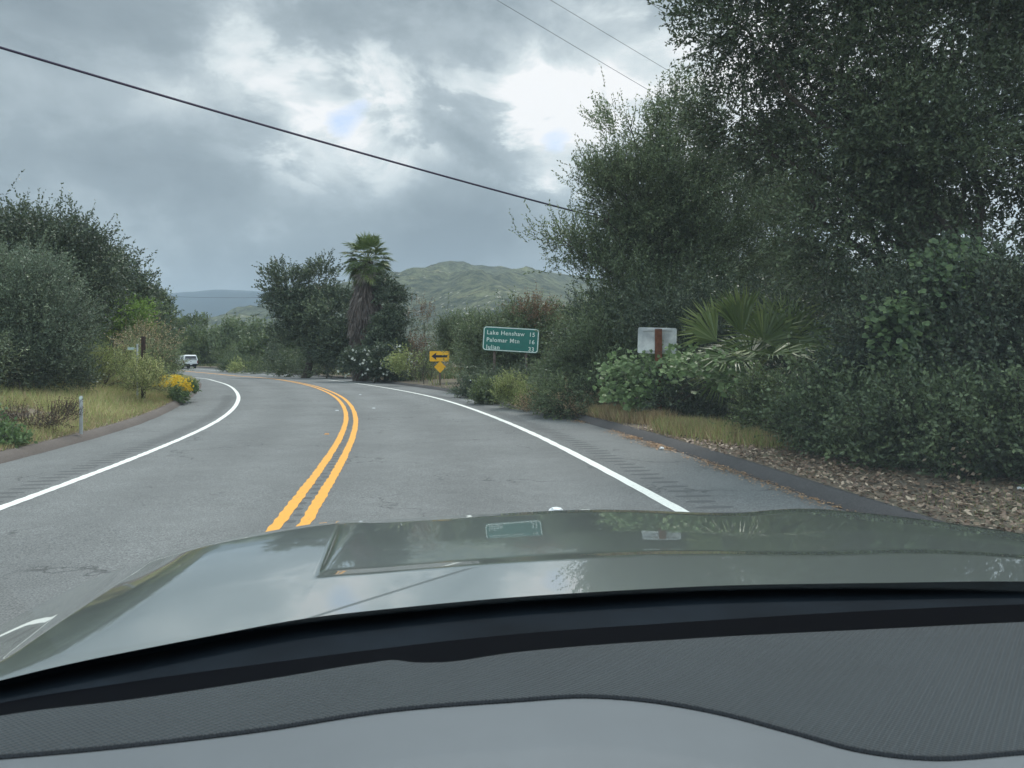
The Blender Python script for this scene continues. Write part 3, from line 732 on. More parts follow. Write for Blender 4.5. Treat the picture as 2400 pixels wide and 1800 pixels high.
def low_palm():
    Z = 14.2; x = (1765 - 1200) * Z / F; z = gz1(x, Z)
    e = empty('fan_palm', (x, Z, z), 'low spreading fan palm behind the vine, its big fronds arching outward', 'palm tree')
    hub = W(1765, 880, Z)
    mb = MB(); mb.tube([Vector((x, Z, z - .1)), Vector((x + .02, Z, (z + hub.z) / 2)), hub], [.17, .15, .16], 10)
    mb.build('trunk', m_bark, e, True)
    C = Leaves(); st = MB()
    spec = [  # stalk tip (u, v), depth shift, frond radius px, tint, axis tilt to the viewer
        (1680, 800, -.1, 120, .62, -.1, (-.75, 0, .65), 110), (1740, 785, .1, 130, .55, .1, (-.28, 0, 1), 70), (1790, 800, .3, 120, .50, .2, (.15, .1, 1), 230),
        (1850, 800, .2, 125, .48, .0, (.7, .1, .8), 230), (1720, 840, -.5, 105, .30, -.6, (-.6, -.55, -.2), 240), (1810, 830, -.6, 130, .42, -.6, (.35, -.6, -.05), 250),
        (1870, 860, -.3, 120, .36, -.4, (.8, -.4, .1), 240), (1900, 900, -.1, 135, .58, -.2, (.95, -.2, -.05), 130), (1700, 880, .2, 90, .45, 0, (-.9, .1, -.1), 180),
        (1830, 770, .6, 120, .5, .4, (.4, .4, .9), 220), (1760, 830, .7, 110, .3, .5, (0, .8, .5), 230), (1860, 910, -.4, 110, .5, -.5, (.6, -.5, -.5), 150), (1770, 900, -.5, 80, .3, -.5, (0, -.7, -.7), 160)]
    for u, v, dz, rr, ti, _, ax, sp in spec:
        tip = W(u, v, Z + dz); stalk(st, hub, tip, .013)
        face = Vector((-ax[0] * .3, -.9, .55)) if abs(ax[1]) < .3 else Vector((ax[0] * .2, -.35, 1))
        fan(C, tip, ax, face, rr * Z / F, 46, sp, ti, w=.022, droop=.28)
    for i in range(4):                                       # dead drooping fronds round the stem
        az = i * .7; dr = Vector((math.cos(az) * .5, math.sin(az) * .5, -.9)); fan(C, hub + dr * .15, dr, Vector((math.cos(az), math.sin(az), .2)), .5, 16, 60, .1, w=.03, mat=1)
    C.build('fronds', [FOL['palm'], FOL['dead']], e); st.build('stalk', m_petiole, e, True)
low_palm()

# ---------------- middle distance, beyond the bend
tree('oak_tree', 'dark rounded oak with two leafy heads, left of the tall palm', 'tree', None, 715, 58,
     [pb(750, 655, 58, 38, 34, 1.4), pb(675, 670, 58, 30, 38, 1.3), pb(700, 720, 58, 52, 45, 1.6), pb(770, 730, 57, 55, 48, 1.6), pb(720, 790, 58, 65, 45, 1.6), pb(800, 800, 56.5, 45, 50, 1.4), pb(790, 700, 58, 40, 30, 1.2)],
     'oak_dark', 520, 14, .6, .6, 10, .17, .05, r0=.3, up=.35, inner=.25, tint=.48)
def belt(u, Z, w, h, label, fol='mid', v_top=None, tint=.45, seed=0):
    x = (u - 1200) * Z / F; z0 = gz1(x, Z); H = EYE - (v_top - V0) * Z / F
    cz = z0 + (H - z0) * .55
    bl = [(x, Z, cz, w * .6, w * .5, (H - z0) * .45, 1), (x - w * .4, Z - .5, cz * .8, w * .45, w * .4, (H - z0) * .36, 1), (x + w * .4, Z + .3, cz * .75, w * .45, w * .4, (H - z0) * .34, 1), (x, Z - w * .3, z0 + (H - z0) * .25, w * .7, w * .4, (H - z0) * .28, 1)]
    return tree('tree', label, 'tree', 'trees beyond the far side of the bend', u, Z, bl, fol, 150, 11, .8, .75, 8, .30, .09, r0=.18, up=.4, inner=.35, tint=tint)
BELT = [(372, 120, 5, 742, 'dark tree at the far left end of the tree row behind the pickup', 'oak_dark', .5),
        (405, 128, 5, 752, 'dusky tree rising behind the pickup truck roof', 'oak', .45),
        (455, 122, 6, 735, 'tree with yellowish top, tallest above the white pickup', 'mid', .42),
        (500, 118, 6, 737, 'round-topped tree just right of the yellowish one', 'mid', .38),
        (545, 116, 6, 745, 'grey-green tree midway along the row behind the bend', 'willow', .35),
        (590, 108, 6, 742, 'soft grey-green tree left of the dark double-headed oak', 'willow', .3),
        (635, 98, 5.5, 752, 'pale-topped tree touching the left flank of the dark double-headed oak', 'willow', .42),
        (420, 150, 7, 760, 'small hazy treetop peeping over the row behind the pickup', 'oak', .6),
        (660, 88, 4.5, 790, 'low tree under the dark double-headed oak', 'mid', .28)]
for u, Z, w, vt, lab, fo, ti in BELT: belt(u, Z, w, 0, lab, fo, vt, ti)
def lowbush(u, Z, w, h, label, fol, tint=.4, name='bush', group='bushes along the outer edge of the bend', nc=60, L=.13, Wd=.04, up=.5):
    x = (u - 1200) * Z / F; z0 = gz1(x, Z)
    bl = [(x, Z, z0 + h * .45, w * .5, w * .4, h * .5, 1), (x + w * .3, Z - .2, z0 + h * .3, w * .35, w * .3, h * .4, 1), (x - w * .3, Z + .2, z0 + h * .32, w * .35, w * .3, h * .42, 1)]
    return tree(name, label, 'bush', group, u, Z, bl, fol, nc, 11, min(.5, w * .16), min(.55, h * .4), 9, L, Wd, r0=.03, up=up, inner=.3, tint=tint, crown='foliage')
for a in [(512, 116, 5, 2.2, 'low dark bush right beside the rear of the pickup', 'oak_dark', .5), (556, 98, 5, 3.0, 'tall loose bush above the far kerb, right of the pickup', 'mid', .3),
          (575, 86, 6, 2.4, 'dull green bush behind the bright low shrub', 'oak', .5), (628, 76, 5, 2.6, 'bush on the outer kerb below the row of trees', 'mid', .25),
          (680, 68, 5, 2.8, 'dark bush against the foot of the double-headed oak', 'oak_dark', .5), (725, 62, 4, 2.0, 'broad-leaved dark bush left of the white flowers', 'oak', .4),
          (765, 58, 3.6, 2.3, 'bush with glossy leaves between dark bush and white flowers', 'oak_dark', .6)]: lowbush(*a, nc=70)
lowbush(605, 80, 5.0, .9, 'bright green low shrub at the far edge of the road', 'grass', .3, nc=60, L=.12, Wd=.03)

def flowers(LV, mats, blobs, fol, n, size, top=.2):
    mats.append(FOL[fol]); k = len(mats) - 1
    N_ = n * 3; bi = rng.integers(0, len(blobs), N_); B = np.array([q[:6] for q in blobs])[bi]; u_ = unit(N_); u_[:, 1] = -np.abs(u_[:, 1])
    P = B[:, :3] + u_ * B[:, 3:6] * rng.uniform(1.1, 1.8, (N_, 1)); P = P[u_[:, 2] > -.75 if top > 0 else u_[:, 2] > -.1]
    for j in range(5):
        a = 2 * math.pi * j / 5; d = nrm(np.stack([np.full(len(P), math.cos(a)), -.35 + rng.normal(0, .2, len(P)), np.full(len(P), math.sin(a))], 1) + rng.normal(0, .15, (len(P), 3)))
        LV.add(P, d, size, size * .42, .5 + rng.normal(0, .2, len(P)), k)
bush('bush covered in white blossoms at the foot of the tall palm', 875, 46,
     [pb(850, 855, 46, 38, 24, .8), pb(905, 850, 46, 42, 26, .8), pb(940, 862, 46, 22, 18, .6)], 'oak_dark', 170, 11, .3, .35, 9, .12, .035, tint=.4, name='flowering_bush', group=None,
     extra=lambda a, b, c: flowers(a, b, c, 'whitef', 34, .10))
for a in [(985, 46, 4.0, 5.2, 'tall thin brownish shrub between the palm and the arrow sign', 'brown', .12), (1010, 44, 3.0, 4.2, 'thin grey shrub just left of the arrow sign', 'willow', .35),
          (965, 50, 3.2, 4.4, 'slender dusky shrub right of the ivy-clad tree', 'oak_dark', .6)]:
    lowbush(*a, nc=60, name='shrub', L=.11, Wd=.02, up=1.2)
lowbush(992, 41, 2.2, 3.0, 'yellow-green shrub directly behind the arrow sign edge', 'grass', .35, nc=26, name='shrub', L=.10, Wd=.03, up=.9)

# ---------------- left-hand side
tree('oak_tree', 'tall dark oak behind the grassy bank, at the left edge', 'tree', 'trees on the left bank', 90, 29,
     [pb(10, 565, 29, 85, 62, 2), pb(100, 575, 29, 75, 55, 2), pb(160, 610, 29, 40, 50, 1.1), pb(40, 680, 29, 140, 75, 2), pb(150, 720, 29, 75, 75, 1.5), pb(-120, 590, 29, 110, 110, 2), pb(195, 680, 29, 30, 40, .9)],
     'oak_dark', 850, 14, .6, .6, 11, .11, .030, r0=.3, up=.5, inner=.2, tint=.5)
tree('oak_tree', 'dark oak with ragged right edge standing against the sky, left of the bend', 'tree', 'trees on the left bank', 270, 38,
     [pb(240, 650, 38, 40, 40, 1.4), pb(290, 675, 38, 26, 30, 1), pb(230, 710, 38, 55, 50, 1.5), pb(275, 740, 38, 42, 50, 1.2), pb(170, 780, 37, 75, 55, 1.5)],
     'oak_dark', 400, 13, .6, .6, 10, .14, .04, r0=.22, up=.4, inner=.2, tint=.5)
tree('olive_tree', 'soft grey-green tree in front of the dark oak at the left edge', 'tree', 'trees on the left bank', 90, 21.5,
     [pb(40, 725, 21.5, 90, 80, 1.3), pb(115, 775, 21.5, 50, 60, 1), pb(-60, 740, 21.5, 100, 120, 1.4), pb(15, 650, 21.8, 55, 45, 1), pb(40, 815, 21.2, 95, 45, 1)],
     'olive', 620, 14, .45, .5, 12, .085, .013, r0=.16, up=.45, inner=.2, tint=.38)
tree('acacia_tree', 'bright yellow-green tree over the wooden post', 'tree', 'trees on the left bank', 285, 34,
     [pb(275, 730, 34, 32, 32, 1), pb(305, 760, 34, 28, 28, .9), pb(265, 790, 34, 32, 26, .9), pb(322, 748, 34, 14, 16, .5)], 'pale', 170, 12, .4, .45, 10, .12, .022, r0=.08, up=.3, tint=.45, bend=.35)
tree('oak_tree', 'small dark oak right of the bright tree, at the inside of the bend', 'tree', 'trees on the left bank', 350, 62,
     [pb(350, 720, 62, 24, 28, 1.3), pb(368, 760, 62, 22, 32, 1.2), pb(340, 790, 62, 28, 36, 1.3)], 'oak', 180, 12, .55, .55, 9, .19, .05, r0=.16, tint=.4)
lowbush(345, 60, 2.0, 2.6, 'light green bush beside the road left of the pickup', 'willow', .45, group='bushes on the left bank', nc=70)
lowbush(376, 72, 1.6, 1.8, 'green bush just in front of the pickup cab', 'mid', .4, group='bushes on the left bank', nc=60)
tree('bush', 'shadowed bush at the foot of the soft grey-green tree', 'bush', 'bushes on the left bank', 60, 19.5,
     [pb(40, 870, 20, 90, 26, .8), pb(140, 872, 21, 50, 20, .7), pb(-80, 860, 19, 90, 45, .9)], 'oak_dark', 260, 12, .3, .35, 10, .07, .018, r0=.03, tint=.5, crown='foliage')
def dead_stems(LV, mats, blobs):
    mats.append(FOL['dry']); P, D, sh = blob_sprigs(blobs, 70, 8, .3, .8, .6); sprigs(LV, P, D, .5, 6, .08, .012, .6 + sh, mat=2)
tree('shrub', 'greyish seeding shrub behind the wooden post', 'bush', 'bushes on the left bank', 355, 27,
     [pb(350, 810, 27, 28, 26, .7), pb(362, 850, 26, 26, 26, .6), pb(330, 800, 28, 26, 14, .5), pb(380, 888, 25.5, 22, 14, .4)], 'willow', 170, 12, .25, .35, 10, .07, .012, r0=.03, tint=.6, extra=dead_stems, crown='foliage')
tree('shrub', 'tall fluffy green shrub on the bank in front of the dark oaks', 'bush', 'bushes on the left bank', 230, 24,
     [pb(200, 862, 24, 50, 16, .8), pb(270, 856, 24.5, 50, 18, .8), pb(150, 880, 23, 40, 12, .6), pb(322, 884, 21.8, 34, 12, .4, 1.6), pb(355, 890, 22.2, 22, 10, .35, 1.4)], 'grass', 260, 13, .25, .4, 11, .07, .010, r0=.03, up=1, tint=.5, crown='foliage')
tree('flowering_bush', 'clump of yellow daisies at the tip of the left kerb', 'flowers', None, 415, 24.5,
     [pb(405, 905, 24, 20, 15, .4), pb(425, 907, 24.5, 19, 15, .35), pb(438, 918, 24.5, 10, 10, .25), pb(415, 925, 23.6, 24, 11, .35)], 'vine', 80, 10, .10, .14, 8, .06, .016, r0=0, tint=.15, crown='foliage',
     extra=lambda a, b, c: flowers(a, b, [(q[0], q[1] - .1, q[2] + .06, q[3], q[4], q[5] * .9) for q in c[:3]], 'yellow', 230, .05, 0))
tree('weed', 'leafy green weed at the left edge beside the kerb', 'plant', None, 20, 12.2,
     [pb(20, 1025, 12.2, 28, 30, .25), pb(-30, 1010, 12.5, 30, 35, .3)], 'vine', 60, 9, .1, .2, 7, .07, .022, r0=0, up=.9, tint=.3, crown='foliage')
tree('dry_shrub', 'brown twiggy dead shrub on the bank left of the marker post', 'bush', None, 90, 13.6,
     [pb(80, 985, 13.6, 50, 20, .4), pb(130, 980, 14, 30, 18, .3)], 'brown', 60, 10, .12, .25, 6, .03, .006, r0=0, up=.8, tint=.02, crown='foliage')

# ---------------- grasses and litter (nobody could count them)
def scatter(n, smin, smax, side, d0, d1, power=1.0):
    s = rng.uniform(smin, smax, n); d = d0 + (d1 - d0) * rng.uniform(0, 1, n) ** power
    X, Y, H = (np.interp(s, SS, q) for q in (_x, _y, _h))
    off = np.interp(s, SS, LKo) - KL - d if side < 0 else np.interp(s, SS, RKo) + KR + d
    x = X + off * np.cos(H); y = Y + off * np.sin(H); return x, y
def nz(x, y, f, s=0): return np.array([mnoise.noise((a * f, b * f, s)) for a, b in zip(x, y)])
def grass(name, cat, label, x, y, h, w, mats, tint, lean=.35, dry=0):
    LV = Leaves(); n = len(x); z = gz(x, y) - .02
    LV.add(np.zeros((0, 3)), np.zeros((0, 3)), 0, 0, 0)
    if n < 5: print('EMPTY', label); return None
    D = nrm(np.stack([rng.normal(0, lean, n), rng.normal(0, lean, n), np.ones(n)], 1)); h = h * rng.uniform(.5, 1.3, n)
    mi = (rng.uniform(0, 1, n) < dry)
    for k in (0, 1):
        q = mi == bool(k)
        if q.any(): LV.add(np.stack([x, y, z], 1)[q], D[q], h[q], w, (tint + rng.normal(0, .2, n))[q] if np.ndim(tint) else tint + rng.normal(0, .2, q.sum()), k, tipdrop=h[q] * .12, mid=.3)
    o = LV.build(name, mats, None); return tag(o, label, cat, kind='stuff')
x, y = scatter(230000, 1, 46, -1, .12, 14, 1.0)
pn = nz(x, y, .45); keep = (pn + nz(x, y, 1.7, 4) * .5 > -.30); x, y, pn = x[keep], y[keep], pn[keep]
I, o = locate(x, y); dd = LKo[I] - KL - o
grass('grass', 'grass', 'meadow grass, green and straw mixed, over the left bank', x, y, np.clip(.15 + .10 * dd, .15, .5) * (1 + pn * .8), .007, [FOL['grass'], FOL['dry']], .58 + pn * .4, dry=.32)
x, y = scatter(60000, -2, 44, -1, .0, 1.6, 1.2); grass('grass', 'grass', 'short straw-coloured grass creeping up to the left kerb', x, y, .13, .006, [FOL['grass'], FOL['dry']], .5, dry=.5)
x, y = scatter(30000, 44, 110, -1, .1, 8); grass('grass', 'grass', 'grass on the far inside of the bend', x, y, .22, .015, [FOL['grass'], FOL['dry']], .35, dry=.3)
def patch(cu, Z, wu, wd, n):
    x = rng.normal((cu - 1200) * Z / F, wu * Z / F * .5, n); y = rng.normal(Z, wd * .5, n)
    I, o = locate(x, y); k = o > RKo[I] + KR * .85; return x[k], y[k]
def dry_patch(label, L_, h, w, mats, tint, dry=0):
    xs, ys = zip(*[patch(*q) for q in L_]); return grass('dry_grass' if mats[0] == FOL['dry'] else 'grass', 'grass', label, np.concatenate(xs), np.concatenate(ys), h, w, mats, tint, .28, dry)
dry_patch('straw-coloured grass at the foot of the rusty signpost', [(1470, 16.6, 60, .9, 5200), (1420, 17.4, 40, .8, 2000), (1540, 15.6, 40, .6, 1500)], .34, .006, [FOL['dry'], FOL['grass']], .45, .12)
dry_patch('seeding grass along the kerb in front of the dark bush', [(1620, 13.6, 70, .8, 6500), (1720, 12.6, 70, .8, 6500), (1790, 11.8, 50, .6, 3000)], .30, .005, [FOL['dry'], FOL['grass']], .42, .5)
dry_patch('dry grass tufts below the green sign', [(1085, 27, 30, .6, 1500), (1150, 24, 20, .5, 500), (1350, 18.6, 40, .6, 1600), (1280, 20.6, 30, .6, 900), (1400, 17.6, 30, .6, 900)], .30, .009, [FOL['dry'], FOL['grass']], .5, .3)
dry_patch('dry grass at the kerb near the yellow arrow sign', [(1020, 31, 35, .8, 2600), (860, 45, 45, 1, 2200), (810, 49, 25, 1, 900)], .5, .014, [FOL['dry'], FOL['grass']], .5, .15)
dry_patch('green grass strip left of the arrow sign', [(960, 36, 50, 1.6, 5200), (910, 40, 40, 1.5, 2500)], .55, .014, [FOL['grass'], FOL['dry']], .3, .2)
dry_patch('bright green tuft of grass at the kerb in front of the signpost', [(1545, 15.2, 12, .3, 600)], .22, .008, [FOL['grass'], FOL['dry']], .25, 0)
x, y = scatter(9000, -6, 2.5, 1, .3, 4); grass('grass', 'grass', 'short green grass at the right end of the verge', x, y, .09, .004, [FOL['grass'], FOL['dry']], .2, dry=.3)
x, y = scatter(60000, 40, 130, 1, .5, 14); keep = nz(x, y, .4) > -.05; grass('undergrowth', 'undergrowth', 'rough undergrowth along the outer edge of the bend', x[keep], y[keep], .45, .03, [FOL['mid'], FOL['dry']], .35, dry=.18)
def litter(name, label, x, y, L, n_up=.35, zf=None, mats=None, tint=.42, dz=.01):
    LV = Leaves(); n = len(x); z = (gz(x, y) if zf is None else zf(x, y)) + dz + rng.uniform(0, .03, n)
    up = nrm(unit(n) * n_up + np.array([0, 0, 1.])); d = nrm(np.cross(up, unit(n))); nn = nrm(np.cross(up, d)); s = L * rng.uniform(.5, 1.4, n)
    LV.add(np.stack([x, y, z], 1), d, s, s * .3, tint + rng.normal(0, .26, n), 0, nn); o = LV.build(name, mats or [FOL['litter']], None); return tag(o, label, 'leaf litter', kind='stuff')
x, y = scatter(52000, -7, 9.5, 1, -.02, 5.5, 1.0); litter('leaf_litter', 'thick brown leaf litter beside the right kerb', x, y, .055, .6, tint=.5)
x, y = scatter(9000, 9, 34, 1, -.1, 1.8, 1.4); litter('leaf_litter', 'thin scatter of dry leaves along the right kerb', x, y, .035, .5, tint=.5)
def roadz(x, y):
    I, o = locate(x, y); return _g[I] + _b[I] * o
def road_debris():
    xs, ys = [], []
    for s0, n, ln in ((3.2, 500, 1.2), (5.2, 900, .8), (7.6, 1100, .35), (8.9, 700, .25), (9.8, 300, .3), (12.5, 260, .3), (15, 240, .5), (18, 200, .5), (1.5, 500, 1.2)):
        s = rng.normal(s0, ln, n); o = np.interp(s, SS, RKo) - np.abs(rng.normal(0, .13, n)) + .02
        X, Y, H = (np.interp(s, SS, q) for q in (_x, _y, _h)); xs.append(X + o * np.cos(H)); ys.append(Y + o * np.sin(H))
    litter('leaf_litter', 'orange drifts of dry needles swept against the right kerb', np.concatenate(xs), np.concatenate(ys), .03, .3, roadz, [leaf_mat('dry_needles', (.18, .10, .05), (.36, .21, .10), (.55, .36, .2), .1)], .45, .004)
road_debris()
x, y = scatter(15000, 2, 40, -1, -.05, 3, 1.5); litter('leaf_litter', 'dry straw and leaves scattered behind the left kerb', x, y, .03, .5, tint=.6)

# ------------------------------------------------------------------ signs and posts
m_steel = simple('galvanised_steel', (.50, .52, .52), .55, .5, .3, noise_amt=.15, scale=8)
m_green = simple('sign_green', (.006, .155, .125), .5, .5, noise_amt=.12, scale=5)
m_letter = simple('reflective_white', (.72, .80, .74), .5, .4, noise_amt=.15, scale=9)
m_yel = simple('sign_yellow', (.83, .43, .012), .5, .4, noise_amt=.08, scale=6)
m_black = simple('sign_black', (.012, .012, .02), .5, .4)
m_rust = simple('rusty_steel', (.17, .065, .038), .9, .2, noise_amt=.4, scale=12, bump=.6, bscale=30)
m_wood = simple('weathered_wood', (.13, .10, .085), .9, .1, noise_amt=.35, scale=6, bump=.6, bscale=30)
m_dwood = simple('dark_wood', (.055, .035, .030), .9, .1, noise_amt=.35, scale=10)
def rounded(w, h, r, n=6):
    P = []
    for cx, cy, a0 in ((w / 2 - r, h / 2 - r, 0), (-w / 2 + r, h / 2 - r, 90), (-w / 2 + r, -h / 2 + r, 180), (w / 2 - r, -h / 2 + r, 270)):
        for i in range(n + 1):
            a = R(a0 + 90 * i / n); P.append((cx + r * math.cos(a), cy + r * math.sin(a)))
    return P
def plate(poly, y0, y1, name, mat, parent, M_=None):
    """a flat plate in the local x-z plane, from y0 to y1"""
    n = len(poly); v = [(x, y0, z) for x, z in poly] + [(x, y1, z) for x, z in poly]
    f = [list(range(n)), list(range(n, 2 * n))[::-1]] + [[i, i + n, (i + 1) % n + n, (i + 1) % n] for i in range(n)]
    return link(name, pymesh(name, v, f, mat), parent, False)
def place(o, loc, rz=0, ry=0):
    o.rotation_euler = (0, R(ry), R(rz)); o.location = loc; return o
def text(s, size, mat, parent, x, z, y=-.02, align='LEFT', spacing=1.12, name='lettering'):
    c = bpy.data.curves.new(name, 'FONT'); c.body = s; c.size = size; c.align_x = align; c.extrude = .002; c.offset = size * .012; c.space_character = spacing
    t = bpy.data.objects.new('tmp', c); COL.objects.link(t); bpy.context.view_layer.update()
    me = bpy.data.meshes.new_from_object(t.evaluated_get(bpy.context.evaluated_depsgraph_get())); bpy.data.objects.remove(t)
    me.name = name; me.materials.clear(); me.materials.append(mat)
    o = link(name, me, parent, False); o.rotation_euler = (R(90), 0, 0); o.location = (x, y, z); return o
def distance_sign():
    Z = 30.0; cx = (1197 - 1200) * Z / F; z = gz1(cx, Z)
    e = empty('distance_sign', (cx, Z, z), 'green road sign with three white place names and distances', 'road sign')
    e.rotation_euler = (0, 0, R(-10))
    cz = EYE - (796 - V0) * Z / F - z; w, h = 133 * Z / F, 57 * Z / F
    pan = plate(rounded(w, h, .12), -.015, .015, 'panel', m_green, e); place(pan, (0, 0, cz), 0, 3.6)
    outer = rounded(w - .03, h - .03, .12, 8); inner = rounded(w - .10, h - .10, .09, 8); n = len(outer)
    v = [(x, -.0175, q) for x, q in outer] + [(x, -.0175, q) for x, q in inner]
    link('border', pymesh('border', v, [[i, (i + 1) % n, (i + 1) % n + n, i + n] for i in range(n)], m_letter), pan, False)
    for i, (a, b) in enumerate((('Lake Henshaw', '15'), ('Palomar Mtn', '16'), ('Julian', '33'))):
        zz = h * (.17 - .30 * i) ; text(a, .235, m_letter, pan, -w * .435, zz, -.018); text(b, .235, m_letter, pan, w * .43, zz, -.018, 'RIGHT')
    for x in (-w * .30, w * .27):
        hgt = cz + h * .2; mb = MB(); mb.box((x, .06, hgt / 2), (.09, .07, hgt)); mb.build('post', m_wood, e, world=False)
distance_sign()
def arrow_sign():
    Z = 38.0; cx = (1030 - 1200) * Z / F; z = gz1(cx, Z)
    e = empty('arrow_sign', (cx, Z, z), 'yellow sign with a black arrow pointing left, half swallowed by a bush', 'road sign')
    cz = EYE - (835 - V0) * Z / F - z; w, h = 46 * Z / F, 24 * Z / F
    pan = plate(rounded(w, h, .05), -.012, .012, 'panel', m_yel, e); place(pan, (0, 0, cz), 0, 0)
    a = [(-w * .41, 0), (-w * .15, h * .37), (-w * .18, h * .12), (w * .40, h * .12), (w * .40, -h * .12), (-w * .18, -h * .12), (-w * .15, -h * .37)]
    link('arrow', pymesh('arrow', [(x, -.015, q) for x, q in a], [list(range(7))], m_black), pan, False)
    k = .30; dia = plate([(k, 0), (0, k * 1.02), (-k, 0), (0, -k * 1.02)], -.010, .010, 'diamond_plate', m_yel, e); place(dia, (.03 * 1, 0, EYE - (860 - V0) * Z / F - z))
    mb = MB(); mb.box((.02, .06, (cz + .1) / 2), (.09, .09, cz + .1)); mb.build('post', m_wood, e, world=False)
arrow_sign()
def back_sign():
    Z = 16.4; cx = (1541 - 1200) * Z / F; z = gz1(cx, Z)
    e = empty('road_sign', (cx, Z, z), 'blank aluminium back of a sign on a rusty brown post', 'road sign'); e.rotation_euler = (0, 0, R(-6))
    cz = EYE - (798 - V0) * Z / F - z; w, h = 90 * Z / F, 61 * Z / F
    m, nt, b = new_mat('dull_aluminium'); N, L = nt.nodes, nt.links
    b.inputs['Metallic'].default_value = .35; b.inputs['Roughness'].default_value = .5
    tc = N.new('ShaderNodeTexCoord')
    n = N.new('ShaderNodeTexNoise'); n.inputs['Scale'].default_value = 2.6; n.inputs['Detail'].default_value = 5; L.new(tc.outputs['Object'], n.inputs['Vector'])
    r = N.new('ShaderNodeValToRGB'); r.color_ramp.elements[0].position = .38; r.color_ramp.elements[0].color = (.42, .45, .46, 1); r.color_ramp.elements[1].position = .6; r.color_ramp.elements[1].color = (.80, .82, .80, 1)
    L.new(n.outputs['Fac'], r.inputs[0]); L.new(r.outputs[0], b.inputs['Base Color'])
    pan = plate(rounded(w, h, .04), -.004, .004, 'panel', m, e); place(pan, (0, .10, cz), 0, 1.6)
    mb = MB()
    mb.box((0, .085, cz + h * .40), (w * .74, .02, .035)); mb.build('bracket', m_steel, e, world=False)
    mb = MB(); mb.box((0, .085, cz - h * .41), (w * .74, .02, .035)); mb.build('bracket', m_steel, e, world=False)
    mb = MB(); H = cz + h * .44
    mb.box((.02, 0, H / 2), (.145, .145, H)); mb.build('post', m_rust, e, world=False)
back_sign()
def marker(u, vb, Z, hpx, wpx, label, dark=False):
    x = (u - 1200) * Z / F; z = gz1(x, Z); e = empty('marker_post', (x, Z, z), label, 'marker post')
    h = hpx * Z / F; w = wpx * Z / F; mb = MB()
    rings = []
    for q, s in ((0, 1), (h * .85, 1), (h - w * .3, .95), (h, .55)): rings.append([(-w / 2 * s, 0, q), (-w / 4 * s, -.012, q), (w / 4 * s, -.012, q), (w / 2 * s, 0, q), (w / 4 * s, .008, q), (-w / 4 * s, .008, q)])
    mb.loft(rings).build('post', m_steel if not dark else m_black, e, world=False)
    mb = MB(); r = w * .40; zc = h - w * .55
    mb.tube([(0, -.012, zc), (0, -.022, zc)], r, 14); mb.build('reflector', m_letter, e, world=False)
marker(190, 0, 14.4, 90, 9, 'short grey marker post with a white round reflector on the left bank')
marker(1103, 0, 26.2, 44, 4, 'small dark marker post with a tiny white reflector below the green sign', True)
def street_sign():
    Z = 22.4; x = (322 - 1200) * Z / F; z = gz1(x, Z); e = empty('street_sign', (x, Z, z), 'grey metal pole with a small pale street name blade, left of the brown post', 'street sign')
    H = EYE - (806 - V0) * Z / F - z; mb = MB(); mb.tube([(0, 0, 0), (0, 0, H)], .028, 8); mb.build('post', m_steel, e, True, False)
    mb = MB(); mb.box((-.19, 0, EYE - (817 - V0) * Z / F - z), (.20, .012, .075)); mb.build('panel', simple('pale_sign', (.50, .62, .60), .5, noise_amt=.1), e, world=False)
    mb = MB(); mb.box((-.06, 0, EYE - (817 - V0) * Z / F - z), (.10, .02, .03)); mb.build('bracket', m_steel, e, world=False)
street_sign()
def wood_post():
    Z = 22.7; x = (336 - 1200) * Z / F; z = gz1(x, Z); e = empty('wooden_post', (x, Z, z), 'dark brown square timber post rising from the shrubs on the left bank', 'post')
    H = EYE - (790 - V0) * Z / F - z; mb = MB(); mb.box((0, 0, H / 2), (.10, .10, H), taper=.94); mb.build('shaft', m_dwood, e, world=False)
    mb = MB(); mb.box((0, 0, H + .012), (.105, .105, .02), taper=.7); mb.build('cap', m_dwood, e, world=False)
wood_post()

# ------------------------------------------------------------------ overhead wires
m_wire = simple('cable_sheath', (.03, .018, .055), .5, .4)
m_wire2 = simple('bare_wire', (.16, .17, .19), .5, .4)
def wire(name, label, A, B, sag, r, mat, group=None):
    A, B = Vector(A), Vector(B); pts = []
    for i in range(41):
        t = i / 40; p = A.lerp(B, t); p.z -= sag * 4 * t * (1 - t); pts.append(p)
    mb = MB(); mb.tube(pts, r, 6); o = mb.build(name, mat, None, True); tag(o, label, 'cable', group); return o
wire('cable', 'thick dark purple cable slanting across the whole cloudy sky', W(-500, -40, 13.2), W(1480, 530, 25), .12, .027, m_wire)
wire('cable', 'thin grey wire in the upper sky, left one of the pair', W(1040, -75, 26), W(2100, 545, 38), .1, .009, m_wire2, 'thin overhead wires')
wire('cable', 'thin grey wire in the upper sky, right one of the pair', W(1150, -85, 28), W(2150, 505, 40), .1, .009, m_wire2, 'thin overhead wires')
wire('cable', 'short stretch of thin wire by the top of the huge oak', W(1500, -10, 26), W(2100, 395, 36), .05, .009, m_wire2, 'thin overhead wires')
wire('cable', 'faint distant wire in front of the blue mountain', W(330, 692, 150), W(700, 696, 140), .3, .035, m_wire2, 'thin overhead wires')

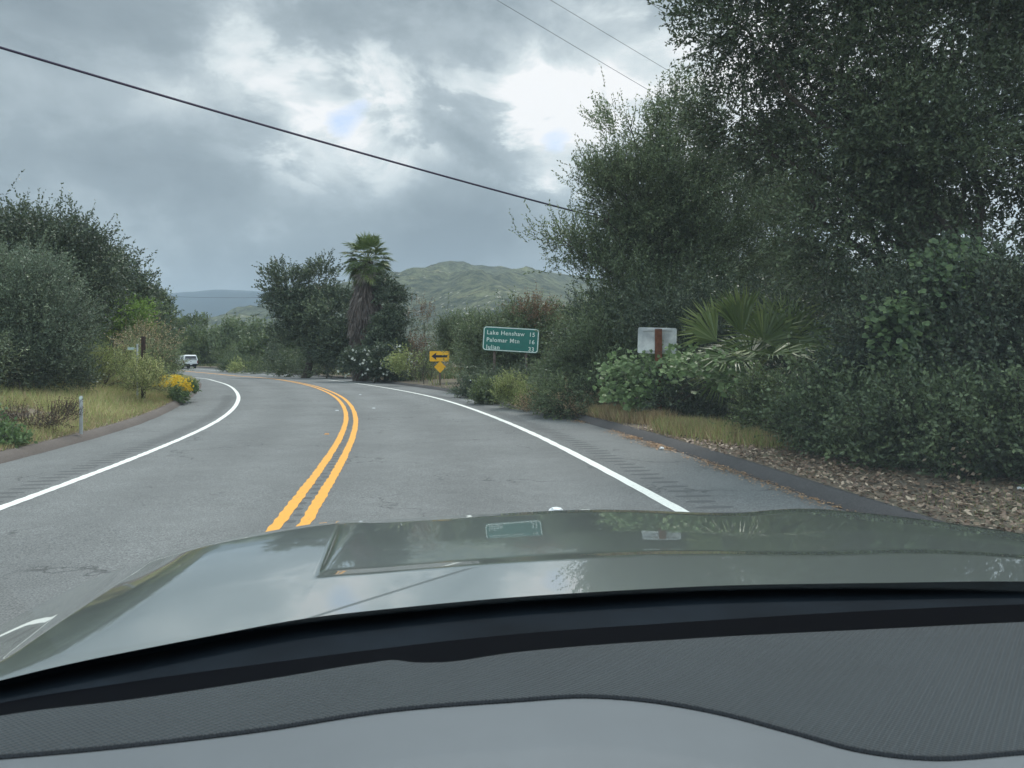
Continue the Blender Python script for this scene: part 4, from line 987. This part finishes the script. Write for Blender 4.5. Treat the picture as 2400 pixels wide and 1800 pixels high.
# ------------------------------------------------------------------ white pickup with a camper shell
def pickup():
    u = 447; Z = 101.5; x = (u - 1200) * Z / F; I, o = locate(x, Z); z = float(_g[I[0]] + _b[I[0]] * o[0])
    e = empty('pickup_truck', (x, Z, z), 'white pickup truck with a camper shell driving away round the bend', 'pickup truck', rz=float(_h[I[0]]) + R(.5))
    m_w = simple('white_car_paint', (.80, .82, .82), .3, .5, coat=.6); m_gl = simple('dark_glass', (.05, .05, .06), .12, .6)
    m_blk = simple('black_trim', (.012, .013, .015), .6, .4); m_tyre = simple('tyre_rubber', (.015, .015, .016), .85, .2); m_rim = simple('alloy', (.45, .46, .47), .35, .5, .8)
    m_red = simple('lamp_red', (.22, .012, .012), .25, .5)
    def prism(sec, x0, x1, mat, name, taper=None, parent=e):   # section in the y-z plane, from x0 to x1
        mb = MB(); mb.loft([[(xx, yy, zz) for yy, zz in sec] for xx in (x0, x1)]); me = pymesh(name, mb.v, mb.f, mat)
        bm = bmesh.new(); bm.from_mesh(me); bmesh.ops.recalc_face_normals(bm, faces=bm.faces)
        bmesh.ops.bevel(bm, geom=[q for q in bm.edges], offset=.03, segments=2, affect='EDGES'); bm.to_mesh(me); bm.free()
        return link(name, me, parent, False)
    # y is forward, tail at y = 0
    body = [(0, .62), (0, 1.14), (2.0, 1.16), (3.75, 1.16), (5.1, 1.08), (5.3, .95), (5.32, .55), (4.95, .45), (4.85, .75), (4.45, .92), (4.05, .75), (3.95, .45), (1.75, .45), (1.62, .75), (1.22, .92), (.82, .75), (.72, .5)]
    b = prism(body, -.93, .93, m_w, 'body')
    mb = MB()                                                 # cab with raked screen and inward-leaning sides
    def ring(x_, ys, zz): return [(-x_, ys[0], zz), (x_, ys[0], zz), (x_, ys[1], zz), (-x_, ys[1], zz)]
    mb.loft([ring(.90, (2.0, 4.1), 1.14), ring(.88, (2.02, 3.9), 1.3), ring(.74, (2.1, 3.3), 1.78), ring(.66, (2.2, 3.1), 1.82)]); mb.build('cab', m_w, e, False, False)
    mb = MB(); mb.loft([ring(.92, (.0, 1.98), 1.15), ring(.90, (.02, 1.98), 1.3), ring(.76, (.16, 1.98), 1.80), ring(.66, (.26, 1.96), 1.88)]); mb.build('camper_shell', m_w, e, False, False)
    def quad(name, pts, mat): return link(name, pymesh(name, pts, [[0, 1, 2, 3]], mat), e, False)
    quad('rear_window', [(-.80, -.002, 1.20), (.80, -.002, 1.20), (.67, .12, 1.72), (-.67, .12, 1.72)], m_gl)
    for s in (-1, 1):
        quad('side_window', [(s * .925, .35, 1.24), (s * .925, 1.75, 1.24), (s * .80, 1.7, 1.68), (s * .80, .45, 1.68)], m_gl)
        quad('side_window', [(s * .915, 2.2, 1.24), (s * .915, 3.0, 1.24), (s * .79, 2.95, 1.70), (s * .79, 2.3, 1.70)], m_gl)
        quad('side_window', [(s * .915, 3.1, 1.24), (s * .915, 3.85, 1.24), (s * .79, 3.35, 1.70), (s * .79, 3.08, 1.70)], m_gl)
        mb = MB(); mb.box((s * .885, -.012, .93), (.11, .05, .36)); mb.build('tail_light', m_red, e, world=False)
        mb = MB(); mb.box((s * 1.05, 3.75, 1.25), (.2, .1, .17)); mb.build('wing_mirror', m_w, e, world=False)
        for yy in (1.22, 4.45):
            mb = MB(); mb.tube([(s * .66, yy, .38), (s * .93, yy, .38)], .38, 20); w_ = mb.build('wheel', m_tyre, e, True, False)
            mb = MB(); mb.tube([(s * .93, yy, .38), (s * .945, yy, .38)], .23, 16); rm = mb.build('rim', m_rim, w_, True, False)
    mb = MB(); mb.box((0, -.015, .90), (1.52, .03, .44)); tg = mb.build('tailgate', m_w, e, world=False)
    mb = MB(); mb.box((0, -.035, 1.02), (.24, .015, .05)); mb.build('handle', m_blk, tg, world=False)
    mb = MB(); mb.box((0, -.10, .56), (1.74, .22, .20)); bp = mb.build('rear_bumper', m_blk, e, world=False)
    mb = MB(); mb.box((0, -.22, .58), (.30, .01, .14)); mb.build('number_plate', simple('plate_white', (.6, .62, .64), .5), bp, world=False)
    mb = MB(); mb.box((0, 2.9, .42), (1.5, 4.2, .18)); mb.build('chassis', m_blk, e, world=False)
pickup()

# ------------------------------------------------------------------ small things on the road and verge
m_scrap = simple('white_plastic', (.78, .80, .80), .4, .5)
def scrap(name, label, cat, x, y, z, s, seed):
    rs = random.Random(seed); bm = bmesh.new(); bmesh.ops.create_icosphere(bm, subdivisions=2, radius=1)
    for v in bm.verts:
        k = .7 + .5 * rs.random(); v.co = Vector((v.co.x * s[0] * k, v.co.y * s[1] * k, max(-.2, v.co.z) * s[2] * k))
    me = bpy.data.meshes.new(name); bm.to_mesh(me); bm.free(); me.materials.append(m_scrap)
    o = link(name, me); o.location = (x, y, z + s[2] * .2); tag(o, label, cat); return o
Zs = 12.2; xs = (1551 - 1200) * Zs / F; scrap('litter_scrap', 'crumpled white scrap lying against the right kerb', 'litter', xs, Zs, float(roadz(xs, Zs)[0]) + .01, (.045, .035, .035), 2)
Zs = 7.6; xs = (2395 - 1200) * Zs / F; scrap('litter_scrap', 'small white scrap in the grass at the right edge', 'litter', xs, Zs, gz1(xs, Zs) + .03, (.05, .03, .02), 5)
Zs = 7.4; xs = (1302 - 1200) * Zs / F; scrap('road_reflector', 'low white road button just beyond the hood', 'road marker', xs, Zs, float(roadz(xs, Zs)[0]), (.07, .05, .035), 8)
for i, (s_, o_) in enumerate(((11.2, -.42), (18, -.35), (18.6, .75), (26, 1.0))):
    x_, y_, h_, g_, b_ = (float(np.interp(s_, SS, q)) for q in (_x, _y, _h, _g, _b))
    mb = MB(); mb.box((0, 0, .009), (.10, .10, .018), taper=.7)
    o = mb.build('road_reflector', simple('amber_reflector', (.55, .25, .05), .4) if i == 0 else m_steel, None); o.location = (x_ + o_ * math.cos(h_), y_ + o_ * math.sin(h_), g_ + b_ * o_); o.rotation_euler = (0, 0, h_)
    tag(o, ['orange reflector on the asphalt left of the yellow lines', 'pale reflector left of the yellow lines at the bend', 'pale reflector right of the yellow lines at the bend', 'distant pale reflector in the right lane'][i], 'road marker', 'reflectors near the centre lines')

# ------------------------------------------------------------------ the car the view is taken from
def paint_car():
    m, nt, b = new_mat('sage_green_car_paint'); N, L = nt.nodes, nt.links
    b.inputs['Base Color'].default_value = (.185, .212, .198, 1); b.inputs['Metallic'].default_value = .5; b.inputs['Roughness'].default_value = .28
    b.inputs['Coat Weight'].default_value = 1; b.inputs['Coat Roughness'].default_value = .012; b.inputs['Coat IOR'].default_value = 2.3
    return m
m_car = paint_car()
car = empty('car', (.42, 1.0, 0), 'sage-green car seen over its own hood and dashboard', 'car')
def cub(x, xp, yp):
    """smooth curve through the points"""
    xp = np.array(xp, float); yp = np.array(yp, float); m = np.gradient(yp, xp); x = np.clip(x, xp[0], xp[-1])
    i = np.clip(np.searchsorted(xp, x) - 1, 0, len(xp) - 2); h = xp[i + 1] - xp[i]; t = (x - xp[i]) / h
    return (2 * t**3 - 3 * t**2 + 1) * yp[i] + (t**3 - 2 * t**2 + t) * h * m[i] + (-2 * t**3 + 3 * t**2) * yp[i + 1] + (t**3 - t**2) * h * m[i + 1]
def at_drop(u, v, drop):                                      # where the view ray through (u, v) is `drop` metres below the eye
    Y = drop * F / (v - V0); return np.stack([(u - 1200) * Y / F, Y, EYE - np.broadcast_to(drop, np.shape(Y))], -1)
rear_u = [-420, -200, 0, 200, 500, 700, 900, 1200, 1525, 1742, 2068, 2400, 2800, 3200]
rear_v = [1700, 1650, 1595, 1548, 1489, 1452, 1428, 1400, 1380, 1371, 1366, 1363, 1375, 1400]
front_u = [40, 205, 360, 495, 675, 795, 919, 1114, 1335, 1490, 1706, 1923, 2290, 2620]
front_v = [1444, 1362, 1309, 1272, 1237, 1221, 1217, 1206, 1195, 1195, 1202, 1193, 1234, 1290]
rear_d = [.47, .45, .435, .43, .43, .43, .43, .43, .43, .43, .43, .43, .43, .44]
front_d = [.56, .55, .535, .525, .52, .52, .52, .52, .52, .515, .50, .47, .45, .46]
NS, NT = 220, 120
sj = np.linspace(0, 13, NS); k = np.arange(14)
RU, RV, RD = (cub(sj, k, q) for q in (rear_u, rear_v, rear_d)); FU, FV, FD = (cub(sj, k, q) for q in (front_u, front_v, front_d))
A = at_drop(RU, RV, RD); B = at_drop(FU, FV, FD)
t = np.linspace(0, 1, NT); G = A[:, None] * (1 - t[None, :, None]) + B[:, None] * t[None, :, None]
def sm(x): x = np.clip(x, 0, 1); return x * x * (3 - 2 * x)
# image track of every column, and the forward tilt of the sheet metal along it
UU = (G[..., 0] / G[..., 1]) * F + 1200; VV = (EYE - (RD[:, None] * (1 - t) + FD[:, None] * t)) ; VV = V0 + (RD[:, None] * (1 - t) + FD[:, None] * t) / G[..., 1] * F
S2 = sj[:, None]; tt = t[None, :]
def ramp(kn): return np.interp(t, [q[0] for q in kn], [q[1] for q in kn])[None, :]
th_side = ramp([(0, .3), (.3, .5), (.8, 4.2), (.93, 5), (.985, 10.5), (1, 10.5)])
th_mid = ramp([(0, .2), (.26, .2), (.275, 9), (.32, 9), (.34, 4.4), (.56, 4.9), (.60, 5.6), (.92, 5.4), (.975, 10.5), (1, 10.5)])
bevel = sm((S2 - (5.0 + .35 * (tt - .27))) / (.03 + .75 * np.clip(tt - .27, 0, 1)))
right = sm((S2 - 10.6) / .8)                                   # the step fades out over the right wing
th_mid = th_mid * (1 - .0 * right)
th = th_side * (1 - bevel) + th_mid * bevel
th = th + 4.0 * sm((3.2 - S2) / 1.6) * sm(tt / .08) * sm((1 - tt) / .25)
wing = sm(((1.55 + .5 * tt) - S2) / .12)                       # left wing falls away beyond its crease line
th = th * (1 - wing) + 11.5 * wing * sm((tt - .05) / .1)
M_ = (VV - V0) / F; Dp = np.empty_like(M_); Dp[:, 0] = RD
for j in range(1, NT):
    m0, m1 = M_[:, j - 1], M_[:, j]; tn = np.tan(np.radians(np.minimum(.5 * (th[:, j] + th[:, j - 1]), np.degrees(np.arctan(m1)) * .62)))
    Y0 = Dp[:, j - 1] / m0
    Y1 = (Dp[:, j - 1] - tn * Y0) / (m1 - tn); Dp[:, j] = m1 * Y1
Yg = Dp / M_; G = np.stack([(UU - 1200) * Yg / F, Yg, EYE - Dp], -1)
skirt = np.stack([G[:, -1] + np.array([0, .004, -.02]), G[:, -1] + np.array([0, .0, -.3]), G[:, -1] + np.array([0, -.02, -.62])], 1)
G = np.concatenate([G, skirt], 1)
hood = link('hood', grid_mesh('hood', G, m_car, flip=False), car)
m_cowl = simple('cowl_plastic', (.0075, .0115, .016), .75, .06, noise_amt=.3, scale=6)
m_frit = simple('windscreen_black_band', (.001, .0015, .003), .7, .03)
def rows(us, curves, drops, mat, name, parent, nsub=14, n=240, bump=None, under=.0):
    u = np.linspace(us[0], us[1], n); P = []
    for (cu, cv), d in zip(curves, drops):
        dd = d if np.isscalar(d) else cub(u, d[0], d[1]); P.append(at_drop(u, cub(u, cu, cv), np.broadcast_to(dd, u.shape)))
    G = []
    for i in range(len(P) - 1):
        for q in range(nsub): t_ = q / nsub; G.append(P[i] * (1 - t_) + P[i + 1] * t_)
    G.append(P[-1]); return link(name, grid_mesh(name, np.stack(G, 0), mat, flip=True), parent)
hr = (rear_u, rear_v)
def sh(c, d): return (c[0], [q + d for q in c[1]])
b1 = ([-420, 0, 300, 651, 1200, 1634, 2068, 2400, 3200], [1760, 1650, 1601, 1553, 1489, 1458, 1432, 1418, 1400])
b2 = ([-420, 0, 325, 651, 870, 922, 965, 1020, 1200, 1634, 2068, 2400, 3200], [1775, 1674, 1633, 1584, 1549, 1543, 1548, 1549, 1526, 1492, 1470, 1454, 1440])
b2s = (b2[0], [q + 3 for q in b2[1]])
seam = ([-420, 0, 271, 597, 922, 1200, 1379, 1471, 1688, 1851, 2014, 2177, 2400, 3200], [1800, 1774, 1750, 1712, 1663, 1641, 1631, 1636, 1671, 1714, 1758, 1777, 1763, 1700])
rows((-420, 3200), [sh(hr, -10), sh(hr, 14), b1], [.452, .462, .455], m_cowl, 'cowl_panel', car)
rows((-420, 3200), [sh(b1, -2), b2s], [.452, .415], m_frit, 'windscreen_base', car)

def dash_mat(name, col, weave):
    m, nt, b = new_mat(name); N, L = nt.nodes, nt.links
    tc = N.new('ShaderNodeTexCoord'); O = tc.outputs['Object']
    b.inputs['Roughness'].default_value = .62; b.inputs['Specular IOR Level'].default_value = .35
    n = N.new('ShaderNodeTexNoise'); n.inputs['Scale'].default_value = 5; n.inputs['Detail'].default_value = 5; L.new(O, n.inputs['Vector'])
    r = N.new('ShaderNodeMapRange'); r.inputs[1].default_value = .3; r.inputs[2].default_value = .7; r.inputs[3].default_value = .93; r.inputs[4].default_value = 1.07; L.new(n.outputs['Fac'], r.inputs[0])
    v = N.new('ShaderNodeVectorMath'); v.operation = 'SCALE'; v.inputs[0].default_value = col; L.new(r.outputs[0], v.inputs['Scale'])
    src = v.outputs[0]
    if weave:
        mp = N.new('ShaderNodeMapping'); mp.inputs[2].default_value = (0, 0, R(38)); L.new(O, mp.inputs[0])
        wv = N.new('ShaderNodeTexWave'); wv.inputs['Scale'].default_value = 36; wv.inputs['Distortion'].default_value = .25; wv.inputs['Detail'].default_value = 1; L.new(mp.outputs[0], wv.inputs['Vector'])
        mp2 = N.new('ShaderNodeMapping'); mp2.inputs[2].default_value = (0, 0, R(-50)); L.new(O, mp2.inputs[0])
        wv2 = N.new('ShaderNodeTexWave'); wv2.inputs['Scale'].default_value = 60; wv2.inputs['Distortion'].default_value = .2; L.new(mp2.outputs[0], wv2.inputs['Vector'])
        ad = N.new('ShaderNodeMath'); ad.operation = 'ADD'; L.new(wv.outputs['Fac'], ad.inputs[0]); L.new(wv2.outputs['Fac'], ad.inputs[1])
        wr = N.new('ShaderNodeMapRange'); L.new(ad.outputs[0], wr.inputs[0]); wr.inputs[1].default_value = 0; wr.inputs[2].default_value = 1.6; wr.inputs[3].default_value = .90; wr.inputs[4].default_value = 1.08
        v2 = N.new('ShaderNodeVectorMath'); v2.operation = 'SCALE'; L.new(src, v2.inputs[0]); L.new(wr.outputs[0], v2.inputs['Scale']); src = v2.outputs[0]
        bp = N.new('ShaderNodeBump'); bp.inputs['Strength'].default_value = 1; bp.inputs['Distance'].default_value = .002; L.new(ad.outputs[0], bp.inputs['Height']); L.new(bp.outputs[0], b.inputs['Normal'])
    L.new(src, b.inputs['Base Color']); return m
m_pad = dash_mat('textured_dash', (.047, .057, .062), True); m_low = dash_mat('smooth_dash', (.116, .131, .140), False)
m_seam = simple('seam_thread', (.025, .028, .032), .8, .2)
pad = rows((-420, 3200), [sh(b2, 0), sh(b2, 5), sh(b2, 28), seam], [.425, .413, .408, .395], m_pad, 'dashboard', car, n=400)
low = rows((-420, 3200), [sh(seam, 3), sh(seam, 9), sh(seam, 120), sh(seam, 320), sh(seam, 900)], [.398, .393, .393, .41, .60], m_low, 'lower_dash_panel', car)
uu = np.linspace(-420, 3200, 1400); sp = at_drop(uu, cub(uu, *seam) + 1, np.full(uu.shape, .3935))
mb = MB(); rr = [.0024 + .0009 * (math.sin(i * 1.9) > 0) for i in range(len(uu))]; mb.tube([tuple(p) for p in sp], rr, 5); mb.build('seam', m_seam, pad, True, False).location = (0, 0, 0)

# windscreen: clear glass; scattering volume in its thickness added as veiling glare
def windscreen():
    m = bpy.data.materials.new('windscreen_glass'); m.use_nodes = True; nt = m.node_tree; nt.nodes.clear()
    out = nt.nodes.new('ShaderNodeOutputMaterial'); t_ = nt.nodes.new('ShaderNodeBsdfTransparent'); t_.inputs[0].default_value = (1, 1, 1, 1)
    v = nt.nodes.new('ShaderNodeVolumePrincipled'); v.inputs['Color'].default_value = (.80, .93, 1, 1); v.inputs['Density'].default_value = WS_DENS; v.inputs['Anisotropy'].default_value = 0
    nt.links.new(t_.outputs[0], out.inputs[0]); nt.links.new(v.outputs[0], out.inputs['Volume'])
    n, k_ = 24, 12; sheets = []
    for th in (0, .006):
        g_ = []
        for i in range(n + 1):
            a = -1 + 2 * i / n; row = []
            for j in range(k_ + 1):
                q = j / k_; yy = 1.36 - 1.06 * q - .20 * a * a * (1 - .3 * q) + .10 * a; zz = 1.075 + .86 * q ** .92
                row.append((.36 + a * (1.0 - .12 * q), yy + th * .65, zz + th * .75))
            g_.append(row)
        sheets.append(np.array(g_))
    A_, B_ = sheets; w_, h_ = n + 1, k_ + 1; V_ = np.concatenate([A_.reshape(-1, 3), B_.reshape(-1, 3)]); N0 = w_ * h_; F_ = []
    ix = lambda i, j, s_: s_ * N0 + i * h_ + j
    for i in range(n):
        for j in range(k_):
            F_.append([ix(i, j, 0), ix(i, j + 1, 0), ix(i + 1, j + 1, 0), ix(i + 1, j, 0)]); F_.append([ix(i, j, 1), ix(i + 1, j, 1), ix(i + 1, j + 1, 1), ix(i, j + 1, 1)])
    for i in range(n):
        for j in (0, k_):
            q = [ix(i, j, 0), ix(i + 1, j, 0), ix(i + 1, j, 1), ix(i, j, 1)]; F_.append(q if j == 0 else q[::-1])
    for j in range(k_):
        for i in (0, n):
            q = [ix(i, j, 0), ix(i, j, 1), ix(i, j + 1, 1), ix(i, j + 1, 0)]; F_.append(q if i == 0 else q[::-1])
    me = pymesh('windscreen', V_, F_, m, True); bm = bmesh.new(); bm.from_mesh(me); bmesh.ops.recalc_face_normals(bm, faces=bm.faces); bm.to_mesh(me); bm.free()
    link('windscreen', me, car)
WS_DENS = 2.2
windscreen()

# ------------------------------------------------------------------ air
def haze():
    m = bpy.data.materials.new('haze'); m.use_nodes = True; nt = m.node_tree; nt.nodes.clear()
    out = nt.nodes.new('ShaderNodeOutputMaterial'); v = nt.nodes.new('ShaderNodeVolumePrincipled')
    v.inputs['Color'].default_value = (.70, .86, 1, 1); v.inputs['Density'].default_value = .00019; v.inputs['Anisotropy'].default_value = .2
    nt.links.new(v.outputs[0], out.inputs['Volume'])
    mb = MB(); mb.box((0, 1500, 174), (9000, 9000, 356)); o = mb.build('haze', m); tag(o, 'thin blue-grey haze veiling the far hills', 'haze', kind='stuff')
haze()
